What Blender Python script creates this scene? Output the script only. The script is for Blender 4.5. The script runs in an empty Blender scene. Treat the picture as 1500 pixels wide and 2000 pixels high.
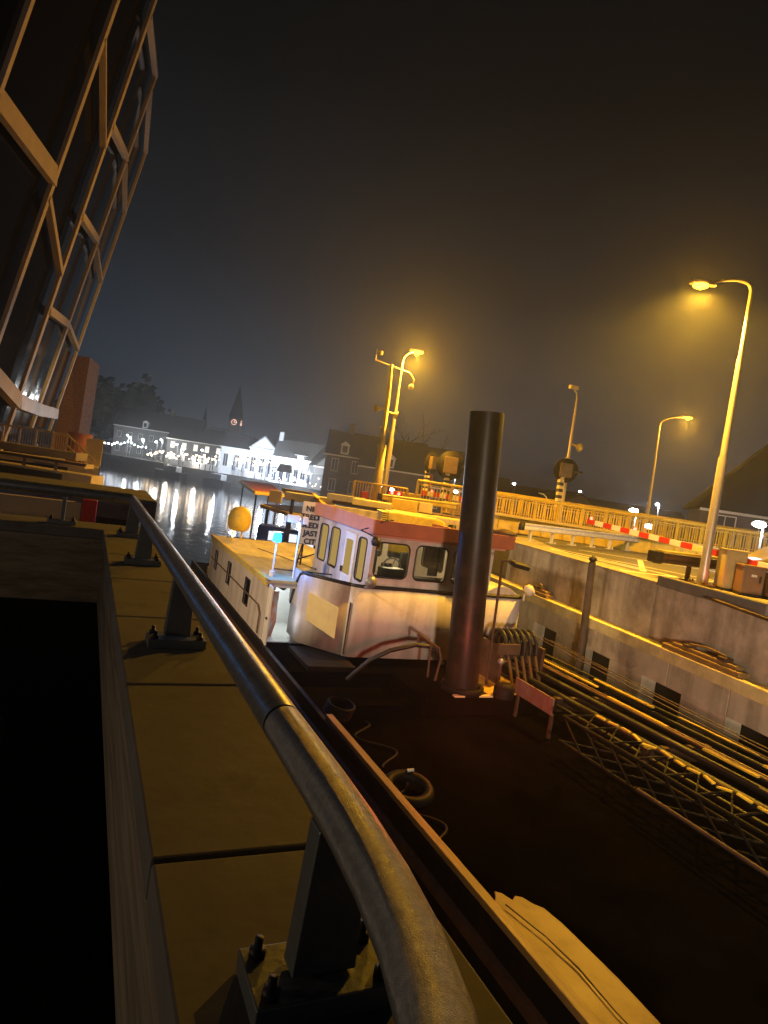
import bpy, bmesh, math, random
from mathutils import Vector, Matrix
random.seed(7)
S = bpy.context.scene
COL = S.collection
# ------------------------------------------------------------------ camera
FPX, CX, CY, CZ = 1300., 750., 1000., 5.8
phi, yaw, pit = math.radians(8.7), math.radians(24.45), math.radians(-2.7)
fw = Vector((math.sin(yaw)*math.cos(pit), math.cos(yaw)*math.cos(pit), math.sin(pit)))
r0 = Vector((math.cos(yaw), -math.sin(yaw), 0)); u0 = r0.cross(fw)
ix = math.cos(phi)*r0 + math.sin(phi)*u0
iu = -math.sin(phi)*r0 + math.cos(phi)*u0
CAM = Vector((0, 0, CZ))
cd = bpy.data.cameras.new('camera'); cam = bpy.data.objects.new('camera', cd); COL.objects.link(cam)
cd.sensor_fit = 'VERTICAL'; cd.sensor_height = 24; cd.lens = 24*FPX/2000
cd.clip_start = .05; cd.clip_end = 3000
M = Matrix((ix, iu, -fw)).transposed().to_4x4(); M.translation = CAM
cam.matrix_world = M; S.camera = cam
# ------------------------------------------------------------------ sky
w = bpy.data.worlds.new('World'); S.world = w; w.use_nodes = True
nt = w.node_tree; nt.nodes.clear()
def N(nt, t, **k):
    n = nt.nodes.new(t)
    for a, b in k.items(): setattr(n, a, b)
    return n
wo = N(nt, 'ShaderNodeOutputWorld'); bg = N(nt, 'ShaderNodeBackground'); bg2 = N(nt, 'ShaderNodeBackground'); ad = N(nt, 'ShaderNodeAddShader')
sky = N(nt, 'ShaderNodeTexSky', sky_type='NISHITA'); sky.sun_disc = False
sky.sun_elevation = math.radians(-7); sky.sun_rotation = math.radians(200)
nt.links.new(sky.outputs[0], bg.inputs[0]); bg.inputs[1].default_value = .05
tc = N(nt, 'ShaderNodeTexCoord'); sp = N(nt, 'ShaderNodeSeparateXYZ'); nt.links.new(tc.outputs['Generated'], sp.inputs[0])
ramp = N(nt, 'ShaderNodeValToRGB'); nt.links.new(sp.outputs[2], ramp.inputs[0])
e = ramp.color_ramp.elements
e[0].position = 0; e[0].color = (.026, .037, .052, 1)
e[1].position = .75; e[1].color = (.0016, .0020, .0022, 1)
for p_, c_ in ((.12, (.0185, .0265, .038)), (.28, (.0085, .0110, .0140)), (.5, (.0028, .0036, .0042))):
    x = e.new(p_); x.color = (*c_, 1)
nt.links.new(ramp.outputs[0], bg2.inputs[0]); bg2.inputs[1].default_value = 1.0
nt.links.new(bg.outputs[0], ad.inputs[0]); nt.links.new(bg2.outputs[0], ad.inputs[1]); nt.links.new(ad.outputs[0], wo.inputs[0])
S.view_settings.view_transform = 'Standard'; S.view_settings.look = 'None'; S.view_settings.exposure = .2; S.view_settings.gamma = 1
S.cycles.volume_bounces = 0; S.cycles.max_bounces = 6; S.cycles.diffuse_bounces = 2; S.cycles.glossy_bounces = 3
S.cycles.sample_clamp_indirect = 3; S.cycles.use_denoising = True; S.cycles.caustics_reflective = False; S.cycles.caustics_refractive = False
# ------------------------------------------------------------------ helpers
def ray(u, v): return fw + ix*((u-CX)/FPX) - iu*((v-CY)/FPX)
def P(u, v, x=None, y=None, z=None, d=None):
    r = ray(u, v)
    t = d if d is not None else x/r[0] if x is not None else y/r[1] if y is not None else (z-CZ)/r[2]
    return CAM + r*t
def V(*a): return Vector(a)
class MB:
    def __init__(s): s.v = []; s.f = []; s.sm = []
    def add(s, vs, fs, smooth=False):
        b = len(s.v); s.v += [Vector(q) for q in vs]; s.f += [[i+b for i in f] for f in fs]; s.sm += [smooth]*len(fs)
        return s
    def box(s, a, b):
        x0, y0, z0 = [min(a[i], b[i]) for i in range(3)]; x1, y1, z1 = [max(a[i], b[i]) for i in range(3)]
        return s.add([(x0,y0,z0),(x1,y0,z0),(x1,y1,z0),(x0,y1,z0),(x0,y0,z1),(x1,y0,z1),(x1,y1,z1),(x0,y1,z1)],
                     [(0,3,2,1),(4,5,6,7),(0,1,5,4),(1,2,6,5),(2,3,7,6),(3,0,4,7)])
    def cb(s, c, d, rz=0, m=None):
        R = m or Matrix.Rotation(rz, 3, 'Z'); c = Vector(c); h = Vector(d)/2
        vs = [c + R@Vector((sx*h[0], sy*h[1], sz*h[2])) for sz in (-1,1) for sx, sy in ((-1,-1),(1,-1),(1,1),(-1,1))]
        return s.add(vs, [(0,3,2,1),(4,5,6,7),(0,1,5,4),(1,2,6,5),(2,3,7,6),(3,0,4,7)])
    def beam(s, a, b, w_, h_, up=(0,0,1)):
        a = Vector(a); b = Vector(b); d = (b-a).normalized(); up = Vector(up)
        if abs(d.dot(up)) > .98: up = Vector((0,1,0))
        sd = d.cross(up).normalized(); u = sd.cross(d)
        vs = [q + sd*(i*w_/2) + u*(j*h_/2) for q in (a, b) for i, j in ((-1,-1),(1,-1),(1,1),(-1,1))]
        return s.add(vs, [(0,1,2,3),(7,6,5,4),(0,4,5,1),(1,5,6,2),(2,6,7,3),(3,7,4,0)])
    def tube(s, pts, r, n=12, caps=True):
        pts = [Vector(q) for q in pts]; rs = r if isinstance(r, (list, tuple)) else [r]*len(pts)
        vs = []; pu = None
        for i, q in enumerate(pts):
            d = (pts[min(i+1, len(pts)-1)] - pts[max(i-1, 0)]).normalized()
            if pu is None: pu = d.orthogonal().normalized()
            pu = (pu - d*pu.dot(d)).normalized(); sd = d.cross(pu)
            vs += [q + (pu*math.cos(2*math.pi*k/n) + sd*math.sin(2*math.pi*k/n))*rs[i] for k in range(n)]
        fs = [(i*n+k, i*n+(k+1)%n, (i+1)*n+(k+1)%n, (i+1)*n+k) for i in range(len(pts)-1) for k in range(n)]
        s.add(vs, fs, True)
        if caps:
            m = len(pts); s.add([*vs[:n], *vs[(m-1)*n:]], [tuple(range(n))[::-1], tuple(range(n, 2*n))])
        return s
    def lathe(s, c, prof, n=20, ax=None):
        c = Vector(c); R = ax or Matrix.Identity(3); vs = []
        for r_, z_ in prof: vs += [c + R@Vector((r_*math.cos(2*math.pi*k/n), r_*math.sin(2*math.pi*k/n), z_)) for k in range(n)]
        fs = [(i*n+k, i*n+(k+1)%n, (i+1)*n+(k+1)%n, (i+1)*n+k) for i in range(len(prof)-1) for k in range(n)]
        return s.add(vs, fs, True)
    def prism(s, pts, off):
        pts = [Vector(q) for q in pts]; off = Vector(off); n = len(pts)
        return s.add(pts + [q+off for q in pts], [tuple(range(n))[::-1], tuple(range(n, 2*n))] + [(i, (i+1)%n, n+(i+1)%n, n+i) for i in range(n)])
    def build(s, name, mat, parent=None, bevel=0, world=True, **tags):
        me = bpy.data.meshes.new(name); o = bpy.data.objects.new(name, me); COL.objects.link(o)
        off = Vector((0,0,0))
        if parent is not None:
            o.parent = parent
            if world:
                q = parent
                while q is not None: off += q.location; q = q.parent
        elif world and s.v:
            off = Vector((sum(q.x for q in s.v)/len(s.v), sum(q.y for q in s.v)/len(s.v), min(q.z for q in s.v)))
            o.location = off
        me.from_pydata([q-off for q in s.v], [], s.f)
        me.polygons.foreach_set('use_smooth', s.sm)
        bm = bmesh.new(); bm.from_mesh(me); bmesh.ops.recalc_face_normals(bm, faces=bm.faces); bm.to_mesh(bm and me); bm.free()
        me.materials.append(mat)
        if bevel:
            b = o.modifiers.new('bevel', 'BEVEL'); b.width = bevel; b.segments = 2; b.limit_method = 'ANGLE'; b.angle_limit = .7
        for k, v_ in tags.items(): o[k] = v_
        return o
def T(name, label, cat, loc, group=None, rz=0):
    o = bpy.data.objects.new(name, None); COL.objects.link(o); o.location = loc; o.rotation_euler = (0, 0, rz)
    o.empty_display_size = .2; o['label'] = label; o['category'] = cat
    if group: o['group'] = group
    return o
def tag(o, label, cat, group=None, kind=None):
    if kind: o['kind'] = kind; 
    if label: o['label'] = label
    if cat: o['category'] = cat
    if group: o['group'] = group
    return o
def dup(o, parent=None, loc=None, rz=None, label=None, sc=None):
    c = o.copy(); COL.objects.link(c)
    if parent is not None: c.parent = parent
    if loc is not None: c.location = loc
    if rz is not None: c.rotation_euler = (0, 0, rz)
    if sc: c.scale = (sc, sc, sc)
    if label: c['label'] = label
    for ch in list(o.children): dup(ch, c)
    return c
# ------------------------------------------------------------------ materials
def mat(name, col, rough=.6, metal=0, var=.25, scale=3, col2=None, streak=0, bump=0, spec=.5, coat=0, stretch=(1,1,1), det=6, dirt=None, dscale=1.2, dlo=.5, dhi=.75):
    m = bpy.data.materials.new(name); m.use_nodes = True; t = m.node_tree; b = t.nodes['Principled BSDF']; L = t.links.new
    b.inputs['Roughness'].default_value = rough; b.inputs['Metallic'].default_value = metal
    b.inputs['Specular IOR Level'].default_value = spec; b.inputs['Coat Weight'].default_value = coat
    c = N(t, 'ShaderNodeTexCoord'); mp = N(t, 'ShaderNodeMapping'); L(c.outputs['Object'], mp.inputs[0]); mp.inputs['Scale'].default_value = stretch
    n = N(t, 'ShaderNodeTexNoise'); n.inputs['Scale'].default_value = scale; n.inputs['Detail'].default_value = det; n.inputs['Roughness'].default_value = .65; L(mp.outputs[0], n.inputs[0])
    r = N(t, 'ShaderNodeValToRGB'); L(n.outputs[0], r.inputs[0])
    k2 = col2 or tuple(x*(1-var) for x in col); r.color_ramp.elements[0].position = .35; r.color_ramp.elements[1].position = .65
    r.color_ramp.elements[0].color = (*k2, 1); r.color_ramp.elements[1].color = (*col, 1); out = r.outputs[0]
    if streak:
        mp2 = N(t, 'ShaderNodeMapping'); L(c.outputs['Object'], mp2.inputs[0]); mp2.inputs['Scale'].default_value = (1.7, 1.7, .2)
        n2 = N(t, 'ShaderNodeTexNoise'); n2.inputs['Scale'].default_value = 1.3; n2.inputs['Detail'].default_value = 8; L(mp2.outputs[0], n2.inputs[0])
        r2 = N(t, 'ShaderNodeValToRGB'); L(n2.outputs[0], r2.inputs[0]); r2.color_ramp.elements[0].position = .34; r2.color_ramp.elements[1].position = .52
        r2.color_ramp.elements[0].color = (1-streak,)*3 + (1,); r2.color_ramp.elements[1].color = (1, 1, 1, 1)
        mx = N(t, 'ShaderNodeMix', data_type='RGBA', blend_type='MULTIPLY'); mx.inputs[0].default_value = 1; L(out, mx.inputs[6]); L(r2.outputs[0], mx.inputs[7]); out = mx.outputs[2]
    if dirt:
        n4 = N(t, 'ShaderNodeTexNoise'); n4.inputs['Scale'].default_value = dscale; n4.inputs['Detail'].default_value = 8; n4.inputs['Roughness'].default_value = .7; L(c.outputs['Object'], n4.inputs[0])
        r4 = N(t, 'ShaderNodeValToRGB'); L(n4.outputs[0], r4.inputs[0]); r4.color_ramp.elements[0].position = dlo; r4.color_ramp.elements[1].position = dhi
        mx = N(t, 'ShaderNodeMix', data_type='RGBA'); L(r4.outputs[0], mx.inputs[0]); L(out, mx.inputs[6]); mx.inputs[7].default_value = (*dirt, 1); out = mx.outputs[2]
    L(out, b.inputs['Base Color'])
    rr = N(t, 'ShaderNodeMapRange'); L(n.outputs[0], rr.inputs[0]); rr.inputs[3].default_value = min(1, rough*1.2); rr.inputs[4].default_value = rough*.8; L(rr.outputs[0], b.inputs['Roughness'])
    if bump:
        n3 = N(t, 'ShaderNodeTexNoise'); n3.inputs['Scale'].default_value = scale*8; n3.inputs['Detail'].default_value = 5; L(mp.outputs[0], n3.inputs[0])
        bp = N(t, 'ShaderNodeBump'); bp.inputs['Strength'].default_value = bump; bp.inputs['Distance'].default_value = .02; L(n3.outputs[0], bp.inputs['Height']); L(bp.outputs[0], b.inputs['Normal'])
    return m
def emit(name, col, st, sample=False):
    m = bpy.data.materials.new(name); m.use_nodes = True; t = m.node_tree; t.nodes.clear()
    o = N(t, 'ShaderNodeOutputMaterial'); b = N(t, 'ShaderNodeEmission'); b.inputs[0].default_value = (*col, 1); b.inputs[1].default_value = st; t.links.new(b.outputs[0], o.inputs[0])
    m.cycles.emission_sampling = 'AUTO' if sample else 'NONE'
    return m
def glassmat(name, tint=(.02,.022,.02), rough=.05, alpha=None, spec=.5):
    m = bpy.data.materials.new(name); m.use_nodes = True; t = m.node_tree; b = t.nodes['Principled BSDF']
    if alpha is None:
        b.inputs['Base Color'].default_value = (*tint, 1); b.inputs['Roughness'].default_value = rough; b.inputs['Specular IOR Level'].default_value = spec
    else:
        t.nodes.remove(b); o = t.nodes['Material Output']; a = N(t, 'ShaderNodeBsdfTransparent'); g = N(t, 'ShaderNodeBsdfGlossy'); g.inputs['Roughness'].default_value = rough
        a.inputs[0].default_value = (*tint, 1); fr = N(t, 'ShaderNodeFresnel'); fr.inputs[0].default_value = 1.5; mx = N(t, 'ShaderNodeMixShader')
        t.links.new(fr.outputs[0], mx.inputs[0]); t.links.new(a.outputs[0], mx.inputs[1]); t.links.new(g.outputs[0], mx.inputs[2]); t.links.new(mx.outputs[0], o.inputs[0])
    return m
m_cap = mat('cap_stone', (.19,.18,.16), .8, var=.25, scale=1.6, bump=.14, dirt=(.06,.05,.035), dscale=3.0, dlo=.53, dhi=.8)
m_capface = mat('board_formed_concrete', (.3,.25,.18), .85, var=.55, scale=2.5, bump=.3, stretch=(1,.4,6))
m_conc = mat('concrete_wall', (.66,.57,.43), .85, var=.3, scale=.9, bump=.3, streak=.42, dirt=(.2,.155,.1), dscale=.8, dlo=.42, dhi=.74)
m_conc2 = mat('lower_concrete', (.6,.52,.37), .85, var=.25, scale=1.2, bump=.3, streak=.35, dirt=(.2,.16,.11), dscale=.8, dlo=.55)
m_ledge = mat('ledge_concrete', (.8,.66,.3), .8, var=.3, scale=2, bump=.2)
m_darkconc = mat('dark_concrete', (.06,.055,.045), .85, var=.3, scale=1.5, bump=.3)
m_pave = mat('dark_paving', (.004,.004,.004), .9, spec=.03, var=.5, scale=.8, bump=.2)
m_rail = mat('galvanised_tube', (.40,.41,.43), .34, metal=.62, var=.35, scale=25, bump=.09, det=9)
m_railwet = mat('wet_galvanised_tube', (.33,.34,.35), .34, metal=.6, var=.35, scale=70, bump=.4, det=9)
m_post = mat('galvanised_plate', (.2,.22,.23), .5, metal=.6, var=.3, scale=5, bump=.1)
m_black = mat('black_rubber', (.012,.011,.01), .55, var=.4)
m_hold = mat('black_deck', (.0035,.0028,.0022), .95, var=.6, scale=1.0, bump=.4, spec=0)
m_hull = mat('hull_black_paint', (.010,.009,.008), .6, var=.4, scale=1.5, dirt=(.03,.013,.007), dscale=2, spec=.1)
m_coam = mat('worn_coaming', (.30,.18,.06), .5, var=.4, scale=3, bump=.3, stretch=(6,.4,1))
m_lightpatch = mat('lamplight_on_deck', (.26,.15,.035), .55, var=.4, scale=1.2, bump=.3, dirt=(.14,.08,.03), dscale=1.2)  # yellow-brown stands in for lamp light falling on the deck
m_white = mat('white_paint', (.62,.55,.49), .45, var=.12, scale=1.5, streak=.28, dirt=(.36,.27,.2), dscale=1.6, dlo=.55, dhi=.8)
m_cream = mat('cream_paint', (.72,.60,.44), .5, var=.15, scale=2)
m_roofw = mat('cabin_roof_paint', (.62,.55,.3), .55, var=.3, scale=1.3, bump=.1, stretch=(3,.6,1), dirt=(.3,.26,.17), dscale=.8)
m_redbr = mat('red_brown_paint', (.42,.13,.065), .45, var=.2, scale=2)
m_salmon = mat('salmon_paint', (.62,.26,.17), .5, var=.15, scale=2)  # lighter red; on the roof side it paints in the lit tone
m_rust = mat('rusty_steel', (.09,.042,.022), .7, var=.5, scale=4, bump=.3)
m_pile = mat('pile_paint', (.016,.013,.010), .42, var=.35, scale=1.5, stretch=(3,3,.5), dirt=(.05,.03,.02), dscale=1.5, spec=.25)
m_brown = mat('brown_post', (.12,.075,.04), .6, var=.4, scale=3)
m_yel = mat('yellow_paint', (.78,.56,.05), .5, var=.25, scale=2.4, dirt=(.4,.27,.08), dscale=1.6)
m_yelw = mat('pale_yellow_paint', (.7,.58,.28), .5, var=.2, scale=2)
m_orange = mat('orange_board', (.5,.13,.03), .7, var=.3, scale=5, bump=.3)
m_grey = mat('grey_steel', (.35,.36,.37), .45, metal=.4, var=.3, scale=3)
m_galv = mat('guard_rail_zinc', (.66,.66,.68), .4, metal=.3, var=.2, scale=4)
m_road = mat('asphalt', (.13,.125,.12), .6, var=.35, scale=3, bump=.3)
m_side = mat('pavement_concrete', (.42,.36,.27), .8, var=.3, scale=1.5, bump=.2)
m_mark = mat('road_paint', (.9,.88,.8), .6, var=.2, scale=5)
m_red = mat('red_paint', (.6,.03,.02), .4, var=.15, scale=3)
m_wht = mat('plain_white_paint', (.8,.78,.72), .45, var=.12, scale=3)
m_frame = mat('facade_frame', (.5,.42,.34), .5, var=.18, scale=1.2)
m_glassd = glassmat('dark_glass', (.004,.0036,.003), .1, spec=.10)
m_glass = glassmat('clear_glass', (.82,.86,.84), .02, alpha=1)
m_mirror = glassmat('dark_pane', (.03,.035,.045), .04)
m_brick = bpy.data.materials.new('red_brick'); m_brick.use_nodes = True
_t = m_brick.node_tree; _b = N(_t, 'ShaderNodeTexBrick'); _c = N(_t, 'ShaderNodeTexCoord'); _m = N(_t, 'ShaderNodeMapping'); _m.inputs['Rotation'].default_value = (math.radians(90), 0, 0)
_t.links.new(_c.outputs['Object'], _m.inputs[0]); _t.links.new(_m.outputs[0], _b.inputs[0]); _b.inputs['Scale'].default_value = 4
_b.inputs['Color1'].default_value = (.34,.16,.05,1); _b.inputs['Color2'].default_value = (.2,.085,.03,1); _b.inputs['Mortar'].default_value = (.12,.09,.07,1)
_t.links.new(_b.outputs[0], _t.nodes['Principled BSDF'].inputs['Base Color']); _t.nodes['Principled BSDF'].inputs['Roughness'].default_value = .85
m_roof = mat('dark_tiles', (.018,.018,.02), .9, spec=.05, var=.3, scale=4)
m_roofl = mat('pale_slates', (.3,.31,.32), .6, var=.3, scale=4)
m_wallg = mat('grey_render', (.12,.12,.12), .8, var=.2, scale=1)
m_wallw = mat('white_render', (.75,.76,.78), .8, var=.1, scale=1)
m_wallb = mat('brown_brick_wall', (.10,.075,.06), .85, var=.3, scale=1)
m_foil = mat('tree_foliage', (.05,.055,.03), .8, var=.4, scale=2)
m_twig = mat('twigs', (.09,.07,.05), .8, var=.3, scale=2)
m_umb = mat('umbrella_cloth', (.16,.18,.21), .8, var=.2, scale=2)
m_tan = mat('beige_panel', (.55,.46,.33), .6, var=.15, scale=1.2)
e_sod = emit('sodium_lamp', (1, .36, .02), 12)
e_wht = emit('white_lamp', (.88, .94, 1), 40)
e_warm = emit('warm_bulb', (1, .72, .45), 16)
e_win = emit('lit_window', (1, .93, .8), 1.3)
e_dorm = emit('lit_fascia', (.88, .95, 1), 3)
e_clock = emit('clock_light', (1, .55, .4), 1.6)
e_blue = emit('blue_beacon', (.015, .22, 1), 9)
e_redl = emit('red_lamp', (1, .05, .03), 14)
e_kit = emit('cabin_light', (.85, .93, 1), 3)
# ------------------------------------------------------------------ lights
def light(name, loc, power, col, r=.1, kind='POINT', tgt=None, angle=150, blend=.5):
    l = bpy.data.lights.new(name, kind); o = bpy.data.objects.new(name, l); COL.objects.link(o); o.location = loc
    l.energy = power; l.color = col; l.shadow_soft_size = r
    if kind == 'SPOT':
        l.spot_size = math.radians(angle); l.spot_blend = blend
        o.rotation_euler = (Vector(tgt)-Vector(loc)).to_track_quat('-Z', 'Y').to_euler()
    return o
SOD = (1, .50, .04)
# ================================================================== SETTING
def sheet(name, pts, z, m, depth=0, kind='structure'):
    b = MB(); b.prism([(x, y, z-depth) for x, y in pts], (0, 0, depth)) if depth else b.add([(x, y, z) for x, y in pts], [tuple(range(len(pts)))])
    o = b.build(name, m, world=False); o['kind'] = kind; return o
# water
m_water = bpy.data.materials.new('river_water'); m_water.use_nodes = True; t = m_water.node_tree; b = t.nodes['Principled BSDF']
b.inputs['Base Color'].default_value = (.004, .009, .018, 1); b.inputs['Roughness'].default_value = .06; b.inputs['IOR'].default_value = 1.33; b.inputs['Specular IOR Level'].default_value = .9
c = N(t, 'ShaderNodeTexCoord'); bp = N(t, 'ShaderNodeBump'); bp.inputs['Strength'].default_value = .42; bp.inputs['Distance'].default_value = .06
n1 = N(t, 'ShaderNodeTexNoise'); n1.inputs['Scale'].default_value = 1.1; n1.inputs['Detail'].default_value = 5; t.links.new(c.outputs['Object'], n1.inputs[0])
t.links.new(n1.outputs[0], bp.inputs['Height']); t.links.new(bp.outputs[0], b.inputs['Normal'])
sheet('water', [(-300,-60),(300,-60),(300,500),(-300,500)], 0, m_water)
sheet('town_ground', [(-900,330),(-60,196),(3.4,163),(26,133),(35,121.5),(46,98),(40,72),(30,50),(30,30),(900,30),(900,1500),(-900,1500)], 2.3, m_darkconc, 3.3)
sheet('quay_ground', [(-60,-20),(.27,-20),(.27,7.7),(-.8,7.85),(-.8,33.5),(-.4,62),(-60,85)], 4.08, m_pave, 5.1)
wn = Vector((11.23, -1.47, 0)).normalized(); wp = Vector((14.08, 9.45, 0)); wdir = Vector((1.47, 11.23, 0)).normalized()
def wall_at(y, off=0): q = wp + wdir*((y-9.45)/wdir.y) + wn*off; return (q.x, q.y)
road_pts = [wall_at(-8,.5), wall_at(22.6,.5), (20,28), (26,29.9), (60,29.9), (60,-16)]
sheet('road_deck', road_pts, 4.06, m_road, 2.2)
# paved verge along the wall top, 4 mm above the road sheet
vp = [wall_at(-8,.5), wall_at(22.5,.5), (18.6,26.3), (20.3,26.8), (17.3,20.2), (16.9,15.2), (18.2,14.9), (18.4,10.5), (20,-8)]
sheet('verge', vp, 4.064, m_side)
def mark(pts, wd=.22):
    b = MB()
    for (a, c_) in pts:
        a = P(*a, z=4.068); c_ = P(*c_, z=4.068); d = (c_-a); d.z = 0; n_ = Vector((-d.y, d.x, 0)).normalized()*wd/2
        b.add([a-n_, a+n_, c_+n_, c_-n_], [(0,1,2,3)])
    return b
o = mark([((1075,1070),(1395,1134)), ((1075,1072),(1262,1115)), ((1200,1112),(1430,1141)), ((1250,1094),(1256,1116)), ((1130,1074),(1420,1120)), ((1165,1090),(1340,1131))]).build('road_marking', m_mark); o['kind'] = 'structure'
# ------------------------------------------------------------------ parapet with capstones
pp = T('quay_parapet', 'low concrete parapet with jointed capstones running under the near handrail', 'parapet', (.53, 3, 4.08))
MB().box((.28,-3,-1), (.80,7.45,4.742)).build('wall_body', m_capface, pp)
MB().box((-14,7.452,-1), (.80,7.95,4.742)).build('cross_wall', m_capface, pp)
js = [-2.1,-.9,.32,1.53,2.735,3.83,4.9,5.95,7.0,7.45]
for a, c_ in zip(js, js[1:]):
    MB().box((.245,a+.009,4.745), (.835,c_-.009,4.85)).build('capstone', m_cap, pp, bevel=.008)
xs = [.835,-.9,-2.2,-3.5,-4.8,-6.1]
for a, c_ in zip(xs, xs[1:]): MB().box((a-.009,7.455,4.745), (c_+.009,8.0,4.85)).build('capstone', m_cap, pp, bevel=.008)
# handrail: near tube, far cross tube
hr = T('handrail', 'thick galvanised tube handrail on bolted plate posts beside the camera', 'handrail', (.49, 3, 4.85))
def rail_z(y): return 5.2
pts = [(.49, y, 5.2) for y in (7.42, 5, 3, 1.78)]
MB().tube([(.49,y,5.2) for y in (7.4,7,5,3,2,1.466)], .046, 40).build('top_tube', m_rail, hr)
MB().tube([(.49,1.455,5.2),(.49,1.3,5.2),(.49,1.15,5.2),(.487,1.0,5.2),(.478,.85,5.2),(.462,.72,5.2),(.435,.6,5.2),(.39,.48,5.2),(.33,.38,5.2),(.25,.3,5.2),(.1,.22,5.2),(-.3,.12,5.2)], .046, 40).build('bent_tube', m_railwet, hr)
MB().tube([(.49,1.448,5.2),(.49,1.47,5.2)], .041, 32).build('joint_sleeve', m_black, hr)
def post(y, x=.5, along='y'):
    p_ = T('_', '', '', (0,0,0)) if False else None
    b = MB(); z0 = 4.85
    dx, dy = (.05, .012) if along == 'y' else (.012, .05)
    # tapered flat plate + stiffener
    if along == 'y':
        b.add([(x+sx*w_,y+sy*.028,z_) for w_, z_ in ((.062,z0+.05),(.05,5.17)) for sx, sy in ((-1,-1),(1,-1),(1,1),(-1,1))], [(0,3,2,1),(4,5,6,7),(0,1,5,4),(1,2,6,5),(2,3,7,6),(3,0,4,7)])
    else:
        b.prism([(x-.02,y-.05,z0+.03),(x-.02,y+.05,z0+.03),(x-.02,y+.03,5.165),(x-.02,y-.03,5.165)], (.04,0,0))
    po = b.build('post', m_post, hr, bevel=.004)
    bb = MB(); bb.box((x-.135,y-.075,z0+.002), (x+.135,y+.075,z0+.045)); bb.build('base_plate', m_post, po, bevel=.003)
    for sx in (-1,1):
        for sy in (-1,1):
            MB().lathe((x+sx*.105,y+sy*.05,z0+.045), [(.0,.0),(.017,0),(.017,.014),(.009,.015),(.009,.035),(0,.036)], 6).build('bolt', m_black, po)
for y in (1.08, 3.3, 5.55, 7.1): post(y)
cr = T('handrail', 'dark cross handrail catching blue light, on the parapet returning towards the glazed building', 'handrail', (-2, 7.5, 4.85))
MB().tube([(.49,7.5,5.2),(-14,7.5,5.2)], .055, 24).build('top_tube', m_rail, cr)
hr0 = hr; hr = cr
for x in (.1-.25, -1.9, -4.2): post(7.6, x, 'x')
hr = hr0
# ------------------------------------------------------------------ left bank: pier, barrier, terrace, building
pr_ = T('pier', 'dark concrete pier with a brown top slab behind the corner of the handrail', 'pier', (0,12,0))
MB().box((-8,11.3,-1),(.85,13.1,4.58)).build('pier_body', m_darkconc, pr_)
MB().box((-8,11.0,4.583),(1.1,13.3,4.93)).build('top_slab', m_cap, pr_, bevel=.02)
lb = MB(); ring = [V(1.02+.0*math.cos(a), 11.8+.13*math.cos(a), 4.42+.13*math.sin(a)) for a in [i*math.pi/8 for i in range(17)]]
lb.tube(ring, .045, 10); tag(lb.build('lifebuoy', m_orange), 'small orange life ring hanging on the end of the dark pier', 'lifebuoy')
br = T('low_barrier', 'beige low barrier panel with a red end behind the cross handrail', 'barrier', (-2,9.4,4.08))
MB().box((-6,9.3,4.09),(.02,9.45,4.93)).build('panel', m_tan, br, bevel=.01)
MB().box((.022,9.28,4.07),(.2,9.47,4.98)).build('end_cap', m_red, br, bevel=.01)
# terrace blocks
te = T('terrace', 'pale stepped terrace in front of the glazed building', 'terrace', (-3,33,3))
def hbeam(mb, u0_, v0_, u1_, v1_, d, hh, th): # horizontal-ish slab strip
    a = P(u0_, v0_, d=d); c_ = P(u1_, v1_, d=d); c_.z = a.z = (a.z+c_.z)/2; mb.beam(a, c_, th, hh)
for (u1_, v0_, v1_, d, hh, th, nm, mm) in ((160,880,893,32,.36,1.2,'floor_slab',m_tan), (175,899,912,29,.2,.9,'lower_slab',m_tan), (190,925,943,27.5,.55,1.2,'retaining_wall',m_cream)):
    q = MB(); a = P(-60, v0_-8, d=d); c_ = P(u1_, v1_, d=d); z_ = c_.z; a.z = z_; q.beam(a, c_, th, hh); q.build(nm, mm, te, bevel=.02)
q = MB(); c_ = P(182,905,d=33); q.box((c_.x-9,c_.y,3.2),(c_.x+.3,c_.y+6,c_.z-.2)); q.build('foundation', m_cream, te)
def rail_run(name, label, A, B, h, posts, nb, m, mats2=None, top=.05, cat='railing', two=False, group=None, bal=.018, low=.1):
    A = Vector(A); B = Vector(B); r = T(name, label, cat, A, group)
    MB().tube([A+V(0,0,h), B+V(0,0,h)], top, 8).build('top_rail', m, r)
    q = MB(); q.beam(A+V(0,0,low), B+V(0,0,low), .04, .05)
    if two: q.beam(A+V(0,0,h-.18), B+V(0,0,h-.18), .04, .05)
    q.build('bottom_rail', m, r)
    for i in range(posts+1):
        c_ = A.lerp(B, i/posts); MB().beam(c_, c_+V(0,0,h), .09, .07).build('post', m, r)
    q = MB(); top_h = h-.2 if two else h-.03
    for i in range(nb):
        c_ = A.lerp(B, (i+.5)/nb); q.beam(c_+V(0,0,low), c_+V(0,0,top_h), bal, bal)
    q.build('baluster', m, r)
    return r
a = P(-30,868,d=33); c_ = P(100,880,d=33); c_.z = a.z = 4.72
rail_run('balcony_railing', 'pale vertical bar railing on the terrace below the glazed facade', a, c_, .95, 4, 26, m_cream)
a = P(102,880,d=33.2); c_ = P(128,884,d=33.2); c_.z = a.z = 4.70
sr = rail_run('stair_railing', 'pale bar railing sloping down beside the terrace steps', a, c_, .95, 1, 6, m_cream)
q = MB(); d_ = P(182,925,d=32.6); e0 = c_+V(0,0,.95); q.tube([e0, d_+V(0,0,.6)], .05, 8); q.tube([c_+V(0,0,.45), d_+V(0,0,.15)], .04, 8); q.build('sloping_rail', m_yelw, sr)
q = MB()
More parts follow.
